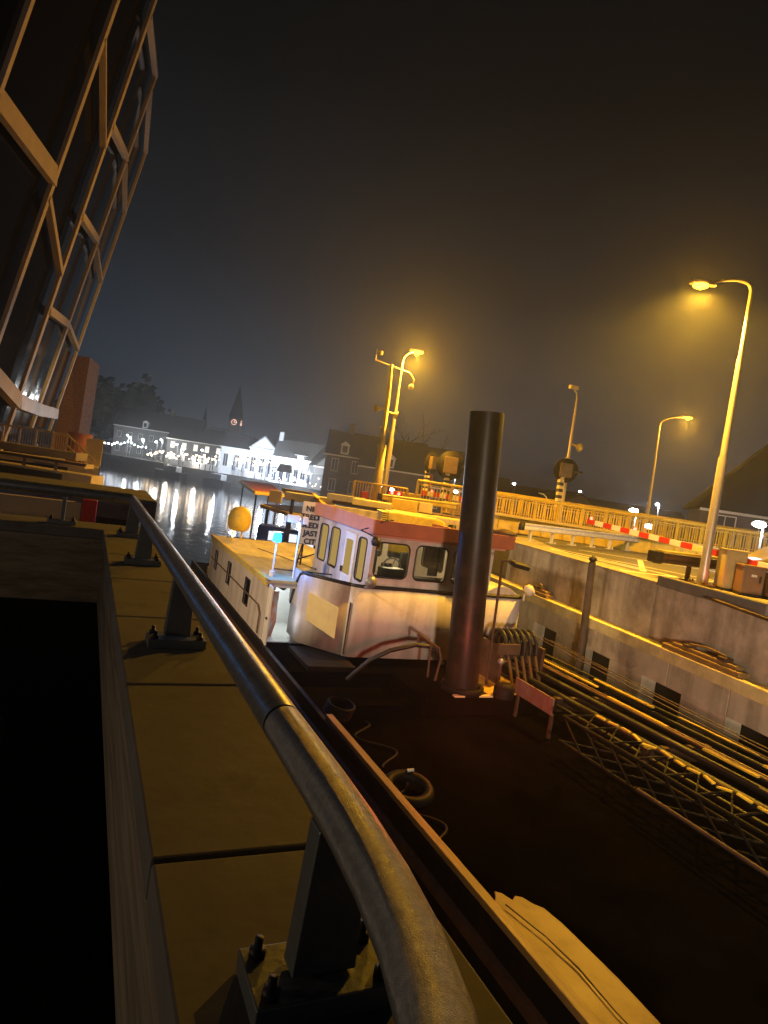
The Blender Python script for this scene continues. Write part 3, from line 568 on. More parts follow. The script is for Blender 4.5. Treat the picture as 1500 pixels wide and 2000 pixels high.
# ================================================================== RIGHT CANAL WALL
cw = T('canal_wall', 'streaked concrete canal wall with yellow lit ledge and dark openings', 'wall', (15,12,0))
def wq(y0, y1, z0, z1, off0, off1, nm, m, bevel=0, par=cw):
    a = wall_at(y0,off0); b_ = wall_at(y1,off0); c2 = wall_at(y1,off1); d2 = wall_at(y0,off1)
    return MB().prism([(a[0],a[1],z0),(b_[0],b_[1],z0),(c2[0],c2[1],z0),(d2[0],d2[1],z0)], (0,0,z1-z0)).build(nm, m, par, bevel=bevel)
ys = [-8,-3.5,1.0,5.4,9.9,13.95,18.0,22.6]
for a, c_ in zip(ys, ys[1:]): wq(a+.012, c_-.012, 2.42, 4.02 if a < 12 else 4.06, .45, .95, 'wall_panel', m_conc, .01)
wq(13.95,22.6, 4.063, 4.12, .40, .8, 'edge_strip', m_side, .01); wq(-8,9.0, 4.03,4.16, .42,.8,'edge_strip', m_side, .01)
wq(10.2,13.9, 4.03, 4.32, .38, .62, 'kerb_block', mat('kerb_concrete', (.2,.18,.16), .8, bump=.2), .02)
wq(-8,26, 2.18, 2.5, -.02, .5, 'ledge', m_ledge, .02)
ys2 = [-8+2.05*i for i in range(17)]
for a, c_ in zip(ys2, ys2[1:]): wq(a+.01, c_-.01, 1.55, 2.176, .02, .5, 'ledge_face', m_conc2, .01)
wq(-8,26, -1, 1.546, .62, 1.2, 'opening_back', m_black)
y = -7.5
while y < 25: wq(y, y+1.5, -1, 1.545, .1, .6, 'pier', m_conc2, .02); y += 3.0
def fender(y0, y1, lab):
    f = T('timber_fender', lab, 'fender', V(*wall_at((y0+y1)/2,.1), 2.5), 'timber fenders on the canal ledge')
    wq(y0,y1,2.51,2.64,.02,.36,'beam', m_coam, .02, f); wq(y0+.15,y1-.3,2.645,2.74,.08,.3,'upper_beam', m_coam, .02, f)
    wq(y0+.5,y0+.75,2.745,2.83,.06,.34,'clamp', m_rust, .01, f); wq(y1-.9,y1-.7,2.745,2.80,.06,.34,'clamp', m_rust, .01, f)
    q = MB(); a = V(*wall_at(y0+.6,.2),2.86); c_ = V(*wall_at(y1-.8,.2),2.82); q.tube([a, a.lerp(c_,.5)+V(0,0,.06), c_], .03, 8); q.build('chain', m_coam, f)
fender(10.3,12.9,'timber and chain fender on the ledge near the right edge of the wall')
fender(18.9,20.6,'short timber fender on the ledge beside the barge bow hood')
q = MB(); b0 = P(1132,1300,y=16.2); t0 = P(1157,1098,y=16.2); q.tube([b0-V(0,0,2.6), b0, t0], [.13,.13,.11], 14)
mp_ = q.build('mooring_pole', m_brown); tag(mp_, 'rusty mooring pole standing in the water before the canal wall', 'pole')
MB().tube([t0, t0+V(0,0,.06), t0+V(0,0,.12),t0+V(0,0,.2)], [.05,.12,.12,.03], 12).build('pole_cap', m_black, mp_)
q = MB(); a = V(*wall_at(9.55,.40),2.95); q.cb(a,(.1,.25,.2)); tag(q.build('wall_ring', m_rust), 'small rusty mooring ring box on the canal wall', 'mooring ring')
# ================================================================== ROAD FURNITURE
def wbeam(name, label, A, B, h, posts, m, mp, parent=None, endcap=True, group=None):
    A = Vector(A); B = Vector(B); r = T(name, label, 'guard rail', A, group); d = (B-A).normalized(); n_ = V(d.y,-d.x,0)
    pr2 = [(0,.16),(.05,.13),(.05,.08),(-.0,.03),(0,-.03),(.05,-.08),(.05,-.13),(0,-.16),(-.03,-.16),(-.03,.16)]
    q = MB(); q.prism([A+n_*a+V(0,0,h-.16+b_) for a, b_ in pr2], B-A); q.build('beam', m, r)
    for i in range(posts):
        g = A.lerp(B, (i+.5)/posts)-n_*.12; q = MB(); q.beam(g, g+V(0,0,h-.1), .1, .12); po = q.build('post', mp, r)
        MB().cb(g+V(0,0,.015),(.4,.3,.03), math.atan2(d.y,d.x)).build('foot_plate', mp, po)
        bb = MB()
        for sx in (-.15,.15): bb.lathe(g+d*sx-n_*(-.1)+V(0,0,.03), [(.03,0),(.03,.05),(0,.06)], 6)
        bb.build('anchor_bolt', mp, po)
    if endcap: MB().lathe(A-d*.02+V(0,0,h-.16), [(.0,-.18),(.14,-.18),(.14,.18),(0,.18)], 12).build('end_cap', m_black, r)
    return r
A = P(1015,1056,z=4.06); B = P(1330,1086,z=4.06)
wbeam('guard_rail', 'pale blue-white steel guard rail beyond the hatched road, below the bridge railing', A, B, .82, 9, m_galv, m_galv)
A = P(1278,1128,z=4.06); B = P(1530,1154,z=4.06)
g2 = wbeam('guard_rail', 'yellow topped rusty box beam guard rail behind the near lamp post', A, B, .8, 2, m_rust, m_rust)
q = MB(); A2 = A+V(.0,0,.86); B2 = B+V(0,0,.86); q.beam(A2, B2, .3, .06); q.build('top_plate', m_yel, g2)
q = MB(); q.cb(A+V(-.05,.05,.66),(.28,.42,.36)); q.build('end_buffer', m_black, g2, bevel=.03)
# street lamps
def lamp(name, label, base, elbow, head, r_b, d, power, flange=True):
    base, elbow, head = Vector(base), Vector(elbow), Vector(head)
    r = T(name, label, 'street lamp', base, 'sodium street lamps by the bridge')
    mid = base.lerp(elbow, .42); 
    q = MB(); q.tube([base, mid, mid+(elbow-base).normalized()*.08, base.lerp(elbow,.75), base.lerp(elbow,.76), base.lerp(elbow,.97)], [r_b, r_b*.95, r_b*.72, r_b*.62, r_b*.46, r_b*.42], 16)
    ctrl = elbow + (elbow-base).normalized()*.35; st = base.lerp(elbow,.97); ps = []
    for i in range(13):
        k = i/12; ps.append((1-k)**2*st + 2*k*(1-k)*ctrl + k*k*(head + (elbow-head)*.08 + V(0,0,.05)))
    q2 = MB(); q2.tube(ps, [r_b*.42]*7+[r_b*.36]*6, 10); q.build('pole', m_galv2, r); q2.build('arm', m_galv2, r)
    hd = (head-elbow); hd.z = 0; hd.normalize(); sc_ = r_b/.13
    l1 = MB(); R = Matrix.Rotation(math.atan2(hd.y, hd.x), 3, 'Z')
    l1.add([head+R@V(a*sc_,b_*sc_,c2*sc_) for a, b_, c2 in [(-.35,-.08,.1),(.35,-.14,.08),(.35,.14,.08),(-.35,.08,.1),(-.35,-.08,0),(.35,-.14,-.0),(.35,.14,-.0),(-.35,.08,0)]], [(0,1,2,3),(0,4,5,1),(1,5,6,2),(2,6,7,3),(3,7,4,0)])
    hdo = l1.build('lamp_head', m_galv2, r); gs = 1 if d < 30 else 1.35
    MB().lathe(head-V(0,0,.02)+hd*.08, [(gs*.21*sc_,.01),(gs*.2*sc_,-.06),(gs*.1*sc_,-.11),(0,-gs*.15*sc_)], 16).build('bulb', e_sod, hdo)
    if flange:
        MB().cb(base+V(0,0,.03),(.62,.62,.05)).build('base_flange', m_rust, r, bevel=.01)
        MB().tube([base+V(0,0,.05),base+V(0,0,.45)], [r_b*1.35,r_b*1.15], 16).build('base_sleeve', m_galv2, r)
        for sx in (-1,1):
            for sy in (-1,1): MB().lathe(base+V(.25*sx,.25*sy,.055), [(.045,0),(.045,.08),(0,.09)], 6).build('anchor_bolt', m_rust, r)
    light(name+'_light', head-V(0,0,.30)+hd*.08, power*.80, SOD, .2, 'SPOT', head-V(0,0,5)+hd*.1, 152, .4); light(name+'_glow', head-V(0,0,.34)+hd*.08, power*(.085 if d < 30 else .34), (1, .45, .02), .12)
    return r
m_galv2 = mat('lamp_post_zinc', (.5,.46,.42), .38, metal=.5, var=.2, scale=4)
K = 3.0
lamp('street_lamp', 'tall near street lamp with bolted base beside the control cabinets', P(1370,1143,d=20.5), P(1470,556,d=20.5), P(1374,556,d=20.5), .14, 20.5, 4700*K)
lamp('street_lamp', 'street lamp rising from the bridge deck beside the loudspeaker mast', V(17.2,38.3,4.7), P(787,700,d=42), P(814,686,d=42), .16, 42, 6500*K, False)
lamp('street_lamp', 'far street lamp behind the bridge railing with its arm to the right', V(44.9,43.5,2.3), P(1290,822,d=58), P(1342,815,d=58), .17, 58, 3800*K, False)
# control cabinets
def cabinet(lab, u, v, d, w_, h_, dp, m, door=True, cap=True):
    a = P(u, v, d=d); a.z = 4.066; r = T('control_cabinet', lab, 'cabinet', a, 'control cabinets by the barrier', math.radians(-28))
    MB().box((-w_/2,-dp/2,.0),(w_/2,dp/2,.08)).build('plinth', m_black, r, world=False)
    MB().box((-w_/2,-dp/2,.082),(w_/2,dp/2,h_)).build('body', m, r, world=False, bevel=.02)
    if cap: MB().box((-w_/2-.04,-dp/2-.04,h_+.002),(w_/2+.04,dp/2+.04,h_+.05)).build('lid', m, r, world=False, bevel=.015)
    if door:
        do = MB().box((-w_/2+.05,-dp/2-.018,.13),(w_/2-.05,-dp/2-.002,h_-.06)).build('door', m, r, world=False, bevel=.006)
        MB().box((w_/2-.16,-dp/2-.045,h_*.5),(w_/2-.1,-dp/2-.02,h_*.5+.2)).build('handle', m_black, do, world=False)
        MB().box((-.08,-dp/2-.022,h_*.68),(.08,-dp/2-.019,h_*.68+.07)).build('label_plate', m_wht, do, world=False)
    return r
m_cab = mat('cabinet_beige', (.45,.38,.16), .5, var=.15, scale=2); m_cab2 = mat('cabinet_brown', (.2,.12,.08), .5, var=.2, scale=2)
bc = cabinet('tall beige barrier housing that the striped arm comes out of', 1420, 1150, 20.3, .62, 1.22, .6, m_cab)
cabinet('brown control cabinet standing next to the beige barrier housing', 1458, 1160, 19.6, .62, .85, .5, m_cab2)
cabinet('brown control cabinet at the right edge with a dark handle', 1515, 1166, 19.3, .62, .8, .5, m_cab2)
q = MB(); a = P(1482,1150,d=20.8); q.cb((a.x,a.y,4.5),(.3,.3,.86)); tag(q.build('barrier_pedestal', m_yel, bevel=.02), 'yellow pedestal between the two brown cabinets', 'pedestal')
# barrier arms
def banded(name, A, B, n, w_, h_, ms, parent):
    q = MB(); A = Vector(A); B = Vector(B); d = (B-A).normalized(); up = V(0,0,1) if abs(d.z) < .98 else V(0,1,0); sd = d.cross(up).normalized(); u = sd.cross(d)
    vs = [A.lerp(B, i/n) + sd*(a*w_/2) + u*(b_*h_/2) for i in range(n+1) for a, b_ in ((-1,-1),(1,-1),(1,1),(-1,1))]
    fs = [(4*i+k, 4*i+(k+1)%4, 4*i+4+(k+1)%4, 4*i+4+k) for i in range(n) for k in range(4)] + [(0,1,2,3),(4*n+3,4*n+2,4*n+1,4*n)]
    q.add(vs, fs); o = q.build(name, ms[0], parent); o.data.materials.append(ms[1])
    for i in range(n):
        for k in range(4): o.data.polygons[4*i+k].material_index = i % 2
    return o
def striped(root, A, B, seg, w_, h_, c1, c2, lights_=()):
    A = Vector(A); B = Vector(B); n = seg
    banded('boom', A, B, n, w_, h_, (c1, c2), root)
    for k in lights_:
        g = A.lerp(B, k)+V(0,0,h_*.5); q = MB(); q.lathe(g, [(.05,0),(.06,.05),(.04,.1),(0,.11)], 12); q.build('warning_lamp', e_redl, root)
A = P(1402,1081,d=21); B = P(1148,1018,d=27)
ba = T('road_barrier', 'red and white striped lowered barrier arm with red lamps across the road', 'barrier', A); striped(ba, A, B, 13, .09, .19, m_red, m_wht, (.58,.97))
A = P(1530,1118,d=19); B = P(1438,1092,d=20.4)
ba = T('road_barrier', 'short thick red and white barrier arm end at the right edge', 'barrier', A); striped(ba, A, B, 4, .16, .24, m_red, m_wht)
A = P(823,962,d=42); B = P(965,985,d=38)
ba = T('road_barrier', 'far striped barrier arm lying before the bridge railing left of the pile', 'barrier', A); striped(ba, A, B, 11, .12, .3, m_red, m_wht, (.15,))
# wheel of a car at right edge -> dark car roof corner
# steel rails on near verge
q = MB(); 
for (v0_, v1_) in ((1160,1215),(1172,1232)):
    a = P(1395,v0_,z=4.10); c_ = P(1560,v1_,z=4.10); q.beam(a, c_, .12, .06)
tag(q.build('drain_channel', m_rust), 'dark steel channel strips set in the yellow lit pavement', 'channel')
# parked car corner at right edge
ca = T('parked_car', 'dark windscreen and yellow lit bonnet of a car at the right edge', 'car', P(1500,1095,d=26), rz=0)
c0 = P(1500,1092,d=26); c0.z = 4.07; dv = r0.copy(); dn = V(-dv.y, dv.x, 0)
def cp(a, b_, z_): return c0 + dv*a + dn*b_ + V(0,0,z_)
prof = [(-1.1,.25),(-1.15,.62),(-.9,.8),(-.1,.92),(.75,1.42),(2.4,1.46),(3.3,1.0),(3.4,.3)]
MB().prism([cp(a,-.05,z_) for a, z_ in prof], dn*1.65).build('body', mat('car_paint',(.4,.33,.14),.3,metal=.3,coat=.5), ca, bevel=.06)
MB().prism([cp(a,-.07,z_) for a, z_ in [(.05,.98),(.8,1.38),(2.3,1.4),(2.9,1.02)]], dn*1.69).build('window', m_mirror, ca)
MB().beam(cp(-.06,.05,.94), cp(.72,.05,1.41), .05, .04).build('pillar_trim', m_galv, ca)
for a in (-.35, 2.5):
    wv = MB(); wv.lathe(cp(a,-.1,.31), [(0,0),(.2,.0),(.31,.02),(.31,.2),(0,.2)], 20, Matrix((dv, V(0,0,1), dn)).transposed()); wv.build('wheel', m_black, ca)
# ================================================================== BRIDGE
bd = T('swing_bridge_deck', 'yellow lit steel side girder of the bridge deck under the railing', 'bridge', P(1100,1040,d=37))
A = P(950,1030,d=36.5); B = P(1560,1098,d=35); A.z = B.z = 4.45; dB = (B-A).normalized()
q = MB(); q.beam(A, B, .35, .8); q.build('girder', m_yel, bd, bevel=.02)
q = MB(); q.beam(A+V(0,0,.45)+V(.2,.5,0), B+V(0,0,.45)+V(.2,.5,0), 2.2, .08); q.build('walkway', m_yelw, bd)
for k in range(14): g = A.lerp(B, (k+.5)/14); MB().beam(g-V(0,0,.36)+V(-.09,-.18,0), g+V(0,0,.36)+V(-.09,-.18,0), .07, .05).build('stiffener', m_yel, bd)
# grating shadow panel behind: two railings
A1 = A+V(0,.1,.42); B1 = B+V(0,.1,.42)
rail_run('bridge_railing', 'long yellow bridge railing with close bars right of the dark pile', A1, B1, 1.12, 13, 130, m_yel, two=True, top=.07, bal=.035)
A2 = A1+V(.9,1.9,.1); B2 = B1+V(.9,1.9,.1); 
rail_run('bridge_railing', 'second bridge railing behind the first one on the far side of the walkway', A2-dB*4, B2, 1.12, 10, 110, m_yel, two=True, top=.07, bal=.04)
# left end of bridge
A = P(668,968,d=40); B = P(930,1002,d=38); zd = 4.35; A.z = B.z = zd
q = MB(); q.beam(A+V(0,.3,-.18), B+V(0,.3,-.18), 2.6, .35); bl = q.build('bridge_platform', m_rust, bevel=.02); tag(bl, 'yellow lit platform carrying the mast and lamp left of the dark pile', 'platform')
C_ = P(688,968,d=40.5); C_.z = zd; D_ = P(792,985,d=40); D_.z = zd
rail_run('bridge_railing', 'orange lit short railing at the left tip of the bridge platform', C_, D_, 1.15, 3, 20, m_yel, bal=.04)
E_ = P(955,1000,d=39.5); E_.z = zd
rail_run('bridge_railing', 'railing between the solid yellow panel and the dark pile', D_+dB*2.2, E_, .72, 4, 40, m_yel, bal=.04)
q = MB(); a = P(770,938,d=40.2); c_ = P(825,955,d=40.2); a.z = zd+.5; c_.z = zd+.5; q.beam(a, c_, .1, .85); tag(q.build('railing_panel', m_yel, bevel=.02), 'solid yellow sheet panel beside the red lamp on the bridge', 'panel')
q = MB(); q.cb(D_+V(-.9,-.25,.75),(.9,.12,.3)); rl = q.build('warning_light_bar', m_red); tag(rl, 'red light bar on the short orange railing', 'light')
for k in (-.25,.2): MB().lathe(D_+V(-.9+k,-.34,.78), [(.1,0),(.08,.04),(0,.06)], 12, Matrix.Rotation(math.radians(90),3,'X')).build('lamp', e_redl, rl)
q = MB(); a = P(712,962,d=40); q.cb((a.x,a.y,zd+.35),(.45,.3,.5)); tag(q.build('red_box', m_red, bevel=.02), 'small bright red box at the foot of the loudspeaker mast', 'box')
# yellow machinery on near side of platform (girders, panels)
def slab(u0_, v0_, u1_, v1_, d, hh, th, nm, m, lab, cat, bevel=.02, group=None):
    a = P(u0_, v0_, d=d); c_ = P(u1_, v1_, d=d); zz = (a.z+c_.z)/2; a.z = c_.z = zz
    o = MB().beam(a, c_, th, hh).build(nm, m, bevel=bevel); tag(o, lab, cat, group); return o
wbeam('guard_rail', 'yellow lit guard rail along the front of the bridge platform', P(742,975,d=36)-V(0,0,.25), P(890,994,d=36)-V(0,0,.25), .55, 4, m_yel, m_yel)
slab(765,983,815,990,34,.55,.5,'machine_cover',m_yel,'ribbed yellow machine cover below the platform guard rail','cover')
slab(818,990,826+18,994,34,.5,.5,'machine_cover',m_yelw,'small yellow machine cover nearer the dark pile','cover')
slab(766,1000,905,1018,33,.16,2.0,'steel_walkway',m_yel,'yellow steel walkway plate above the wheelhouse roof','walkway')
slab(640,1002,905,1030,31,.5,.6,'bridge_pier_beam',m_conc2,'grey concrete beam behind the wheelhouse roof','beam')
slab(798,1016,905,1031,27,.55,.4,'concrete_beam',m_conc,'pale concrete beam between the exhaust pipe and the dark pile','beam')
# excavator engine housing
ex = T('machine_housing', 'rounded yellow machine housing with black grille behind the wheelhouse roof', 'machine', P(790,1020,d=25))
a = P(741,1032,d=25); c_ = P(868,1046,d=25); zt = P(800,1006,d=25).z; zb = zt-1.5
dh = V(c_.x-a.x, c_.y-a.y, 0); 
def hp(k, z_): return V(a.x, a.y, z_)+dh*k
MB().prism([hp(.1,zb),hp(1,zb),hp(1,zt-.12),hp(.93,zt-.02),hp(.25,zt+.02),hp(.1,zt)], (.4,1.4,0)).build('body', m_yel, ex, bevel=.06)
q = MB(); [q.prism([hp(0,zb+.08*i),hp(.098,zb+.08*i),hp(.098,zb+.04+.08*i),hp(0,zb+.04+.08*i)], (.4,1.4,0)) for i in range(19)]; q.build('grille', m_yel, ex)
MB().prism([hp(.012,zb),hp(.097,zb),hp(.097,zt-.03),hp(.012,zt-.03)], (.1,1.2,0)).v and None
q = MB(); q.prism([hp(.02,zb)+V(.05,.2,0),hp(.095,zb)+V(.05,.2,0),hp(.095,zt-.04)+V(.05,.2,0),hp(.02,zt-.04)+V(.05,.2,0)], (.3,1.0,0)); q.build('grille_core', m_black, ex)
q = MB(); g = hp(1.0,zt-.3)+V(.1,-.3,0); q.tube([g-V(0,0,1.2), g-V(0,0,.2), g-V(0,0,.18), g+V(0,0,.18), g+V(0,0,.2)], [.06,.06,.15,.15,.06], 14); tag(q.build('exhaust_stack', m_black), 'short black exhaust stack between housing and concrete beam', 'exhaust')
# deck box on wheelhouse roof
db = T('deck_box', 'wide yellow lidded deck box behind the wheelhouse roof', 'box', P(690,1010,d=26))
a = P(655,1012,d=26); c_ = P(735,1022,d=26); z1_ = a.z-.2; q = MB(); dh2 = V(c_.x-a.x,c_.y-a.y,0); A_ = V(a.x,a.y,z1_-.6)
q.prism([A_, A_+dh2, A_+dh2+V(0,0,.75), A_+V(0,0,.75)], (.3,1.0,0)); q.build('body', m_tan, db, bevel=.02)
q = MB(); q.prism([A_+V(-.1,-.1,.76), A_+dh2+V(.1,-.1,.76), A_+dh2+V(.1,-.1,.86), A_+dh2*.5+V(0,0,1.0), A_+V(-.1,-.1,.86)], (.35,1.2,0)); q.build('lid', m_yel, db, bevel=.02)
q = MB(); q.cb(P(642,994,d=27),(.5,.4,.35)); tag(q.build('marker_box', m_orange, bevel=.04), 'small white and orange box left of the yellow lidded box', 'box')
# landing stages left of wheelhouse
def stage(lab, pts, z_, top, th=.22, d=45, legs=()):
    r = T('landing_stage', lab, 'landing stage', pts[0])
    MB().prism(pts, (0,0,-th)).build('frame', m_yel, r, bevel=.03)
    cx_ = sum((q for q in pts), V(0,0,0))/len(pts); ins = [cx_+(q-cx_)*.9+V(0,0,.01) for q in pts]
    MB().prism(ins, (0,0,.03)).build('deck', top, r)
    for g in pts: MB().tube([g+V(0,0,-th)+(cx_-g)*.25, V(g.x,g.y,-1)+(cx_-V(g.x,g.y,cx_.z))*.25], .07, 10).build('pile', m_black, r)
    return r
zz = 3.55
st1 = [P(466,937,z=zz),P(498,960,z=zz),P(556,966,z=zz),P(532,945,z=zz)]
stage('landing stage with bright orange deck and yellow edge over the dark water', st1, zz, m_orange)
zz = 3.3
st2 = [P(508,984,z=zz),P(560,1000,z=zz),P(640,1012,z=zz),P(600,990,z=zz)]
stage('landing stage with dark deck and yellow rim between beacon and sign board', st2, zz, m_hull)
q = MB(); a = P(553,958,d=44); b1 = P(612,967,d=42); c1 = P(650,1006,d=33); q.beam(a,b1,.3,.3); q.beam(b1,c1,.25,.25); tag(q.build('gangway_beam', m_yel), 'bent yellow gangway beam linking the orange stage to the deck box', 'beam')
slab(640,966,712,982,38,.35,.7,'ship_gunwale',m_galv,'pale grey boat gunwale left of the bridge platform','boat rail')
slab(690,976,766,992,34,.3,1.4,'awning_board',m_yelw,'flat pale yellow board jutting below the bridge platform','board')
slab(560,965,655,985,41,.5,1.5,'pontoon',m_galv,'pale floating pontoon behind the bent gangway beam','pontoon')
slab(527,968,550,972,38,.7,.5,'pontoon_box',m_cream,'beige box on the water side under the orange stage','box')
q = MB(); a = P(572,975,d=36); q.tube([a, V(a.x,a.y,-1)], .1, 10); tag(q.build('mooring_post', m_black), 'thin dark mooring post between the two landing stages', 'post')
# moored dark boat with lit windows behind the cabin
mbt = T('moored_boat', 'dark blue boat with white lit windows moored behind the cabin roof', 'boat', P(585,1050,z=.3))
a = P(515,1050,z=.3); c_ = P(625,1075,z=.3)
a = V(10.2,38,0); R = Matrix.Rotation(math.radians(-25),3,'Z')
def bpnt(x, y, z_): return a + R@V(x,y,z_)
hp_ = [(-3.2,0),(-2.4,-.9),(4,-1.1),(4.2,0),(4,1.1),(-2.4,.9)]
m_nav = mat('navy_paint', (.02,.04,.12), .3, var=.3)
MB().prism([bpnt(x,y,-.2) for x, y in hp_], (0,0,1.3)).build('hull', m_nav, mbt, bevel=.05)
MB().prism([bpnt(x,y,1.1) for x, y in ((-.6,-.7),(3.4,-.8),(3.4,.8),(-.6,.7))], (0,0,1.1)).build('cabin', m_nav, mbt, bevel=.05)
for x in (.1,1.1,2.1):
    MB().prism([bpnt(x,-.83,1.35),bpnt(x+.65,-.84,1.35),bpnt(x+.65,-.84,1.95),bpnt(x,-.83,1.95)], (0,.02,0)).build('window', emit('boat_window', (.9,.95,1), 1.0), mbt)
# ------------------------------------------------------------------ masts and signals
def mast(lab, base, top, r_, horns, ring=None, tbar=False, stripe=False):
    base, top = Vector(base), Vector(top); r = T('loudspeaker_mast', lab, 'mast', base)
    MB().tube([base, base.lerp(top,.42), base.lerp(top,.425), base.lerp(top,.8), top], [r_,r_,r_*.62,r_*.5,r_*.35], 12).build('pole', m_yelw, r)
    for (k, dx, sg) in horns:
        g = base.lerp(top, k); R = Matrix.Rotation(math.radians(100*sg),3,'Y')
        MB().lathe(g+V(.12*sg,0,0), [(.05,0),(.06,.25),(.12,.45),(.26,.6),(.24,.6),(0,.4)], 14, R).build('loudspeaker', m_yel, r)
    g = base.lerp(top, horns[0][0]-.1)
    MB().beam(g, g+V(.45,0,-.4), .07,.07).beam(g, g+V(-.4,0,-.25), .07,.07).build('bracket', m_yelw, r)
    if tbar:
        q = MB(); q.tube([top+V(-1.1,0,.05), top+V(1.3,0,-.25)], .03, 6); q.tube([top+V(-1.1,0,0), top+V(-1.1,0,.7)], .03, 6); q.lathe(top+V(-.85,0,.4), [(0,0),(.15,.05),(.15,.25),(0,.3)], 10); q.tube([top+V(1.3,0,-.25),top+V(1.65,0,-.6),top+V(1.6,0,-1.1)], .04, 6); q.lathe(top+V(1.55,0,-1.3), [(0,0),(.18,.1),(.12,.35),(0,.4)], 10); q.build('camera_arm', m_yelw, r)
    else:
        q = MB(); q.tube([top, top+V(-.1,0,.3), top+V(-.35,0,.45)], .04, 6); q.cb(top+V(-.35,0,.55),(.55,.2,.2)); q.build('camera_head', m_yelw, r)
    return r
mast('tall yellow mast with horn loudspeakers and a crossbar left of the middle street lamp', V(*P(735,972,d=41)[:2],4.35), P(765,712,d=41), .26, [(.66,.2,1),(.68,.2,-1)], tbar=True)
mast('slender mast with a camera on top and one horn loudspeaker above the large round signal', V(*P(1097,990,d=38)[:2],4.4), P(1127,778,d=38), .13, [(.66,.2,1)])
def signal(lab, u, vb, vt, ud, vd, d, rad, disc_turn, plate=False):
    base = P(u, vb, d=d); top = P(u+(vb-vt)*.14, vt, d=d); r = T('bridge_signal', lab, 'signal', base, 'round backed ship signals')
    banded('post', base, top, 9, .28, .22, (m_yelw, m_black), r)
    c2 = P(ud, vd, d=d); to = -ray(ud, vd).normalized(); Rm = (Vector((to.x*math.cos(disc_turn)-to.y*math.sin(disc_turn), to.x*math.sin(disc_turn)+to.y*math.cos(disc_turn), 0))).to_track_quat('Z','Y').to_matrix()
    MB().lathe(c2, [(0,-.03),(rad,-.03),(rad,.03),(0,.03)], 28, Rm).build('back_board', m_hull, r)
    MB().cb(c2+Rm@V(0,0,.2), (rad*.95, rad*1.15, .3), 0, Rm).build('housing', m_brown, r, bevel=.03)
    MB().beam(top, c2+V(0,0,-rad*.3), .2, .16).build('bracket', m_yelw, r)
    MB().tube([c2+Rm@V(rad*.6,0,.05), c2+Rm@V(rad*1.35,0,.05)], .06, 8).build('side_lamp', m_black, r)
    if plate: MB().prism([top+V(.3,0,.1),top+V(.55,0,-.5),top+V(.3,0,-1.3),top+V(.22,0,-.6)], (0,.04,0)).build('arrow_plate', m_orange, r)
    return r
signal('round backed signal on a striped post with an orange arrow plate, turned edge-on', 830, 958, 920, 843, 904, 46, .75, .9, True)
signal('round backed signal on a striped post just left of the dark pile', 868, 966, 924, 880, 909, 44, .95, .1)
signal('large dark round backed signal on a black and yellow post below the slender mast', 1088, 992, 936, 1105, 919, 37, .68, .1)
# ================================================================== TOWN
FR = -yaw
def facade_thing(name, label, cat, u, v_base, d, group=None, turn=0, z0=2.3):
    a = P(u, v_base, d=d); return T(name, label, cat, (a.x, a.y, z0), group, FR+turn)
def house(label, u, d, w_, dp, eave, ridge, wallm, roofm, turn=0, nx=3, ny=2, win=None, gable_front=False, hip=0, chim=(), wz=1.0, wh_=1.3, ww=.8, dormer=None, frame=True, u_v=900):
    r = facade_thing('house', label, 'house', u, u_v, d, None, turn)
    MB().box((-w_/2,0,0),(w_/2,dp,eave)).build('wall', wallm, r, world=False)
    q = MB()
    if gable_front:
        q.prism([(-w_/2-.2,-.2,eave+.01),(w_/2+.2,-.2,eave+.01),(0,-.2,ridge)], (0,dp+.4,0)); ro = q.build('roof', roofm, r, world=False)
        MB().prism([(-w_/2+.3,-.26,eave+.2),(w_/2-.3,-.26,eave+.2),(0,-.26,ridge-.35)], (0,.05,0)).build('gable_field', wallm, r, world=False)
    elif hip:
        a_, b_ = w_/2+.5, .5; q.add([(-a_,-b_,eave+.01),(a_,-b_,eave+.01),(a_,dp+b_,eave+.01),(-a_,dp+b_,eave+.01),(-a_+hip,dp/2,ridge),(a_-hip,dp/2,ridge)], [(0,1,5,4),(1,2,5),(2,3,4,5),(3,0,4),(3,2,1,0)]); ro = q.build('roof', roofm, r, world=False)
    else:
        q.prism([(-w_/2-.2,-.3,eave+.01),(-w_/2-.2,dp+.3,eave+.01),(-w_/2-.2,dp/2,ridge)], (w_+.4,0,0)); ro = q.build('roof', roofm, r, world=False)
    MB().box((-w_/2-.25,-.36,eave-.18),(w_/2+.25,-.02,eave+.0)).build('gutter', m_wht, r, world=False)
    for cx_ in chim: MB().box((cx_-.4,dp/2-.4,ridge-.9),(cx_+.4,dp/2+.4,ridge+1.3)).build('chimney', m_wallw if wallm is m_wallw else m_wallb, ro, world=False)
    for j in range(ny):
        for i in range(nx):
            x = -w_/2+(i+.5)*w_/nx; z_ = wz+j*(eave-.4)/ny
            f = MB().box((x-ww/2-.08,-.06,z_-.08),(x+ww/2+.08,-.003,z_+wh_+.08)).build('window', m_wht, r, world=False)
            MB().box((x-ww/2,-.075,z_),(x-.03,-.062,z_+wh_)).box((x+.03,-.075,z_),(x+ww/2,-.062,z_+wh_)).build('pane', (win or m_mirror), f, world=False)
    if dormer:
        for x in dormer:
            q = MB().box((x-.55,-.2,eave+.2),(x+.55,2.2,eave+1.5)); q.prism([(x-.7,-.3,eave+1.51),(x+.7,-.3,eave+1.51),(x,-.3,eave+2.0)], (0,2.2,0)); do = q.build('dormer', m_wallw, r, world=False)
            MB().box((x-.35,-.23,eave+.4),(x+.35,-.21,eave+1.35)).build('pane', m_mirror, do, world=False)
    return r
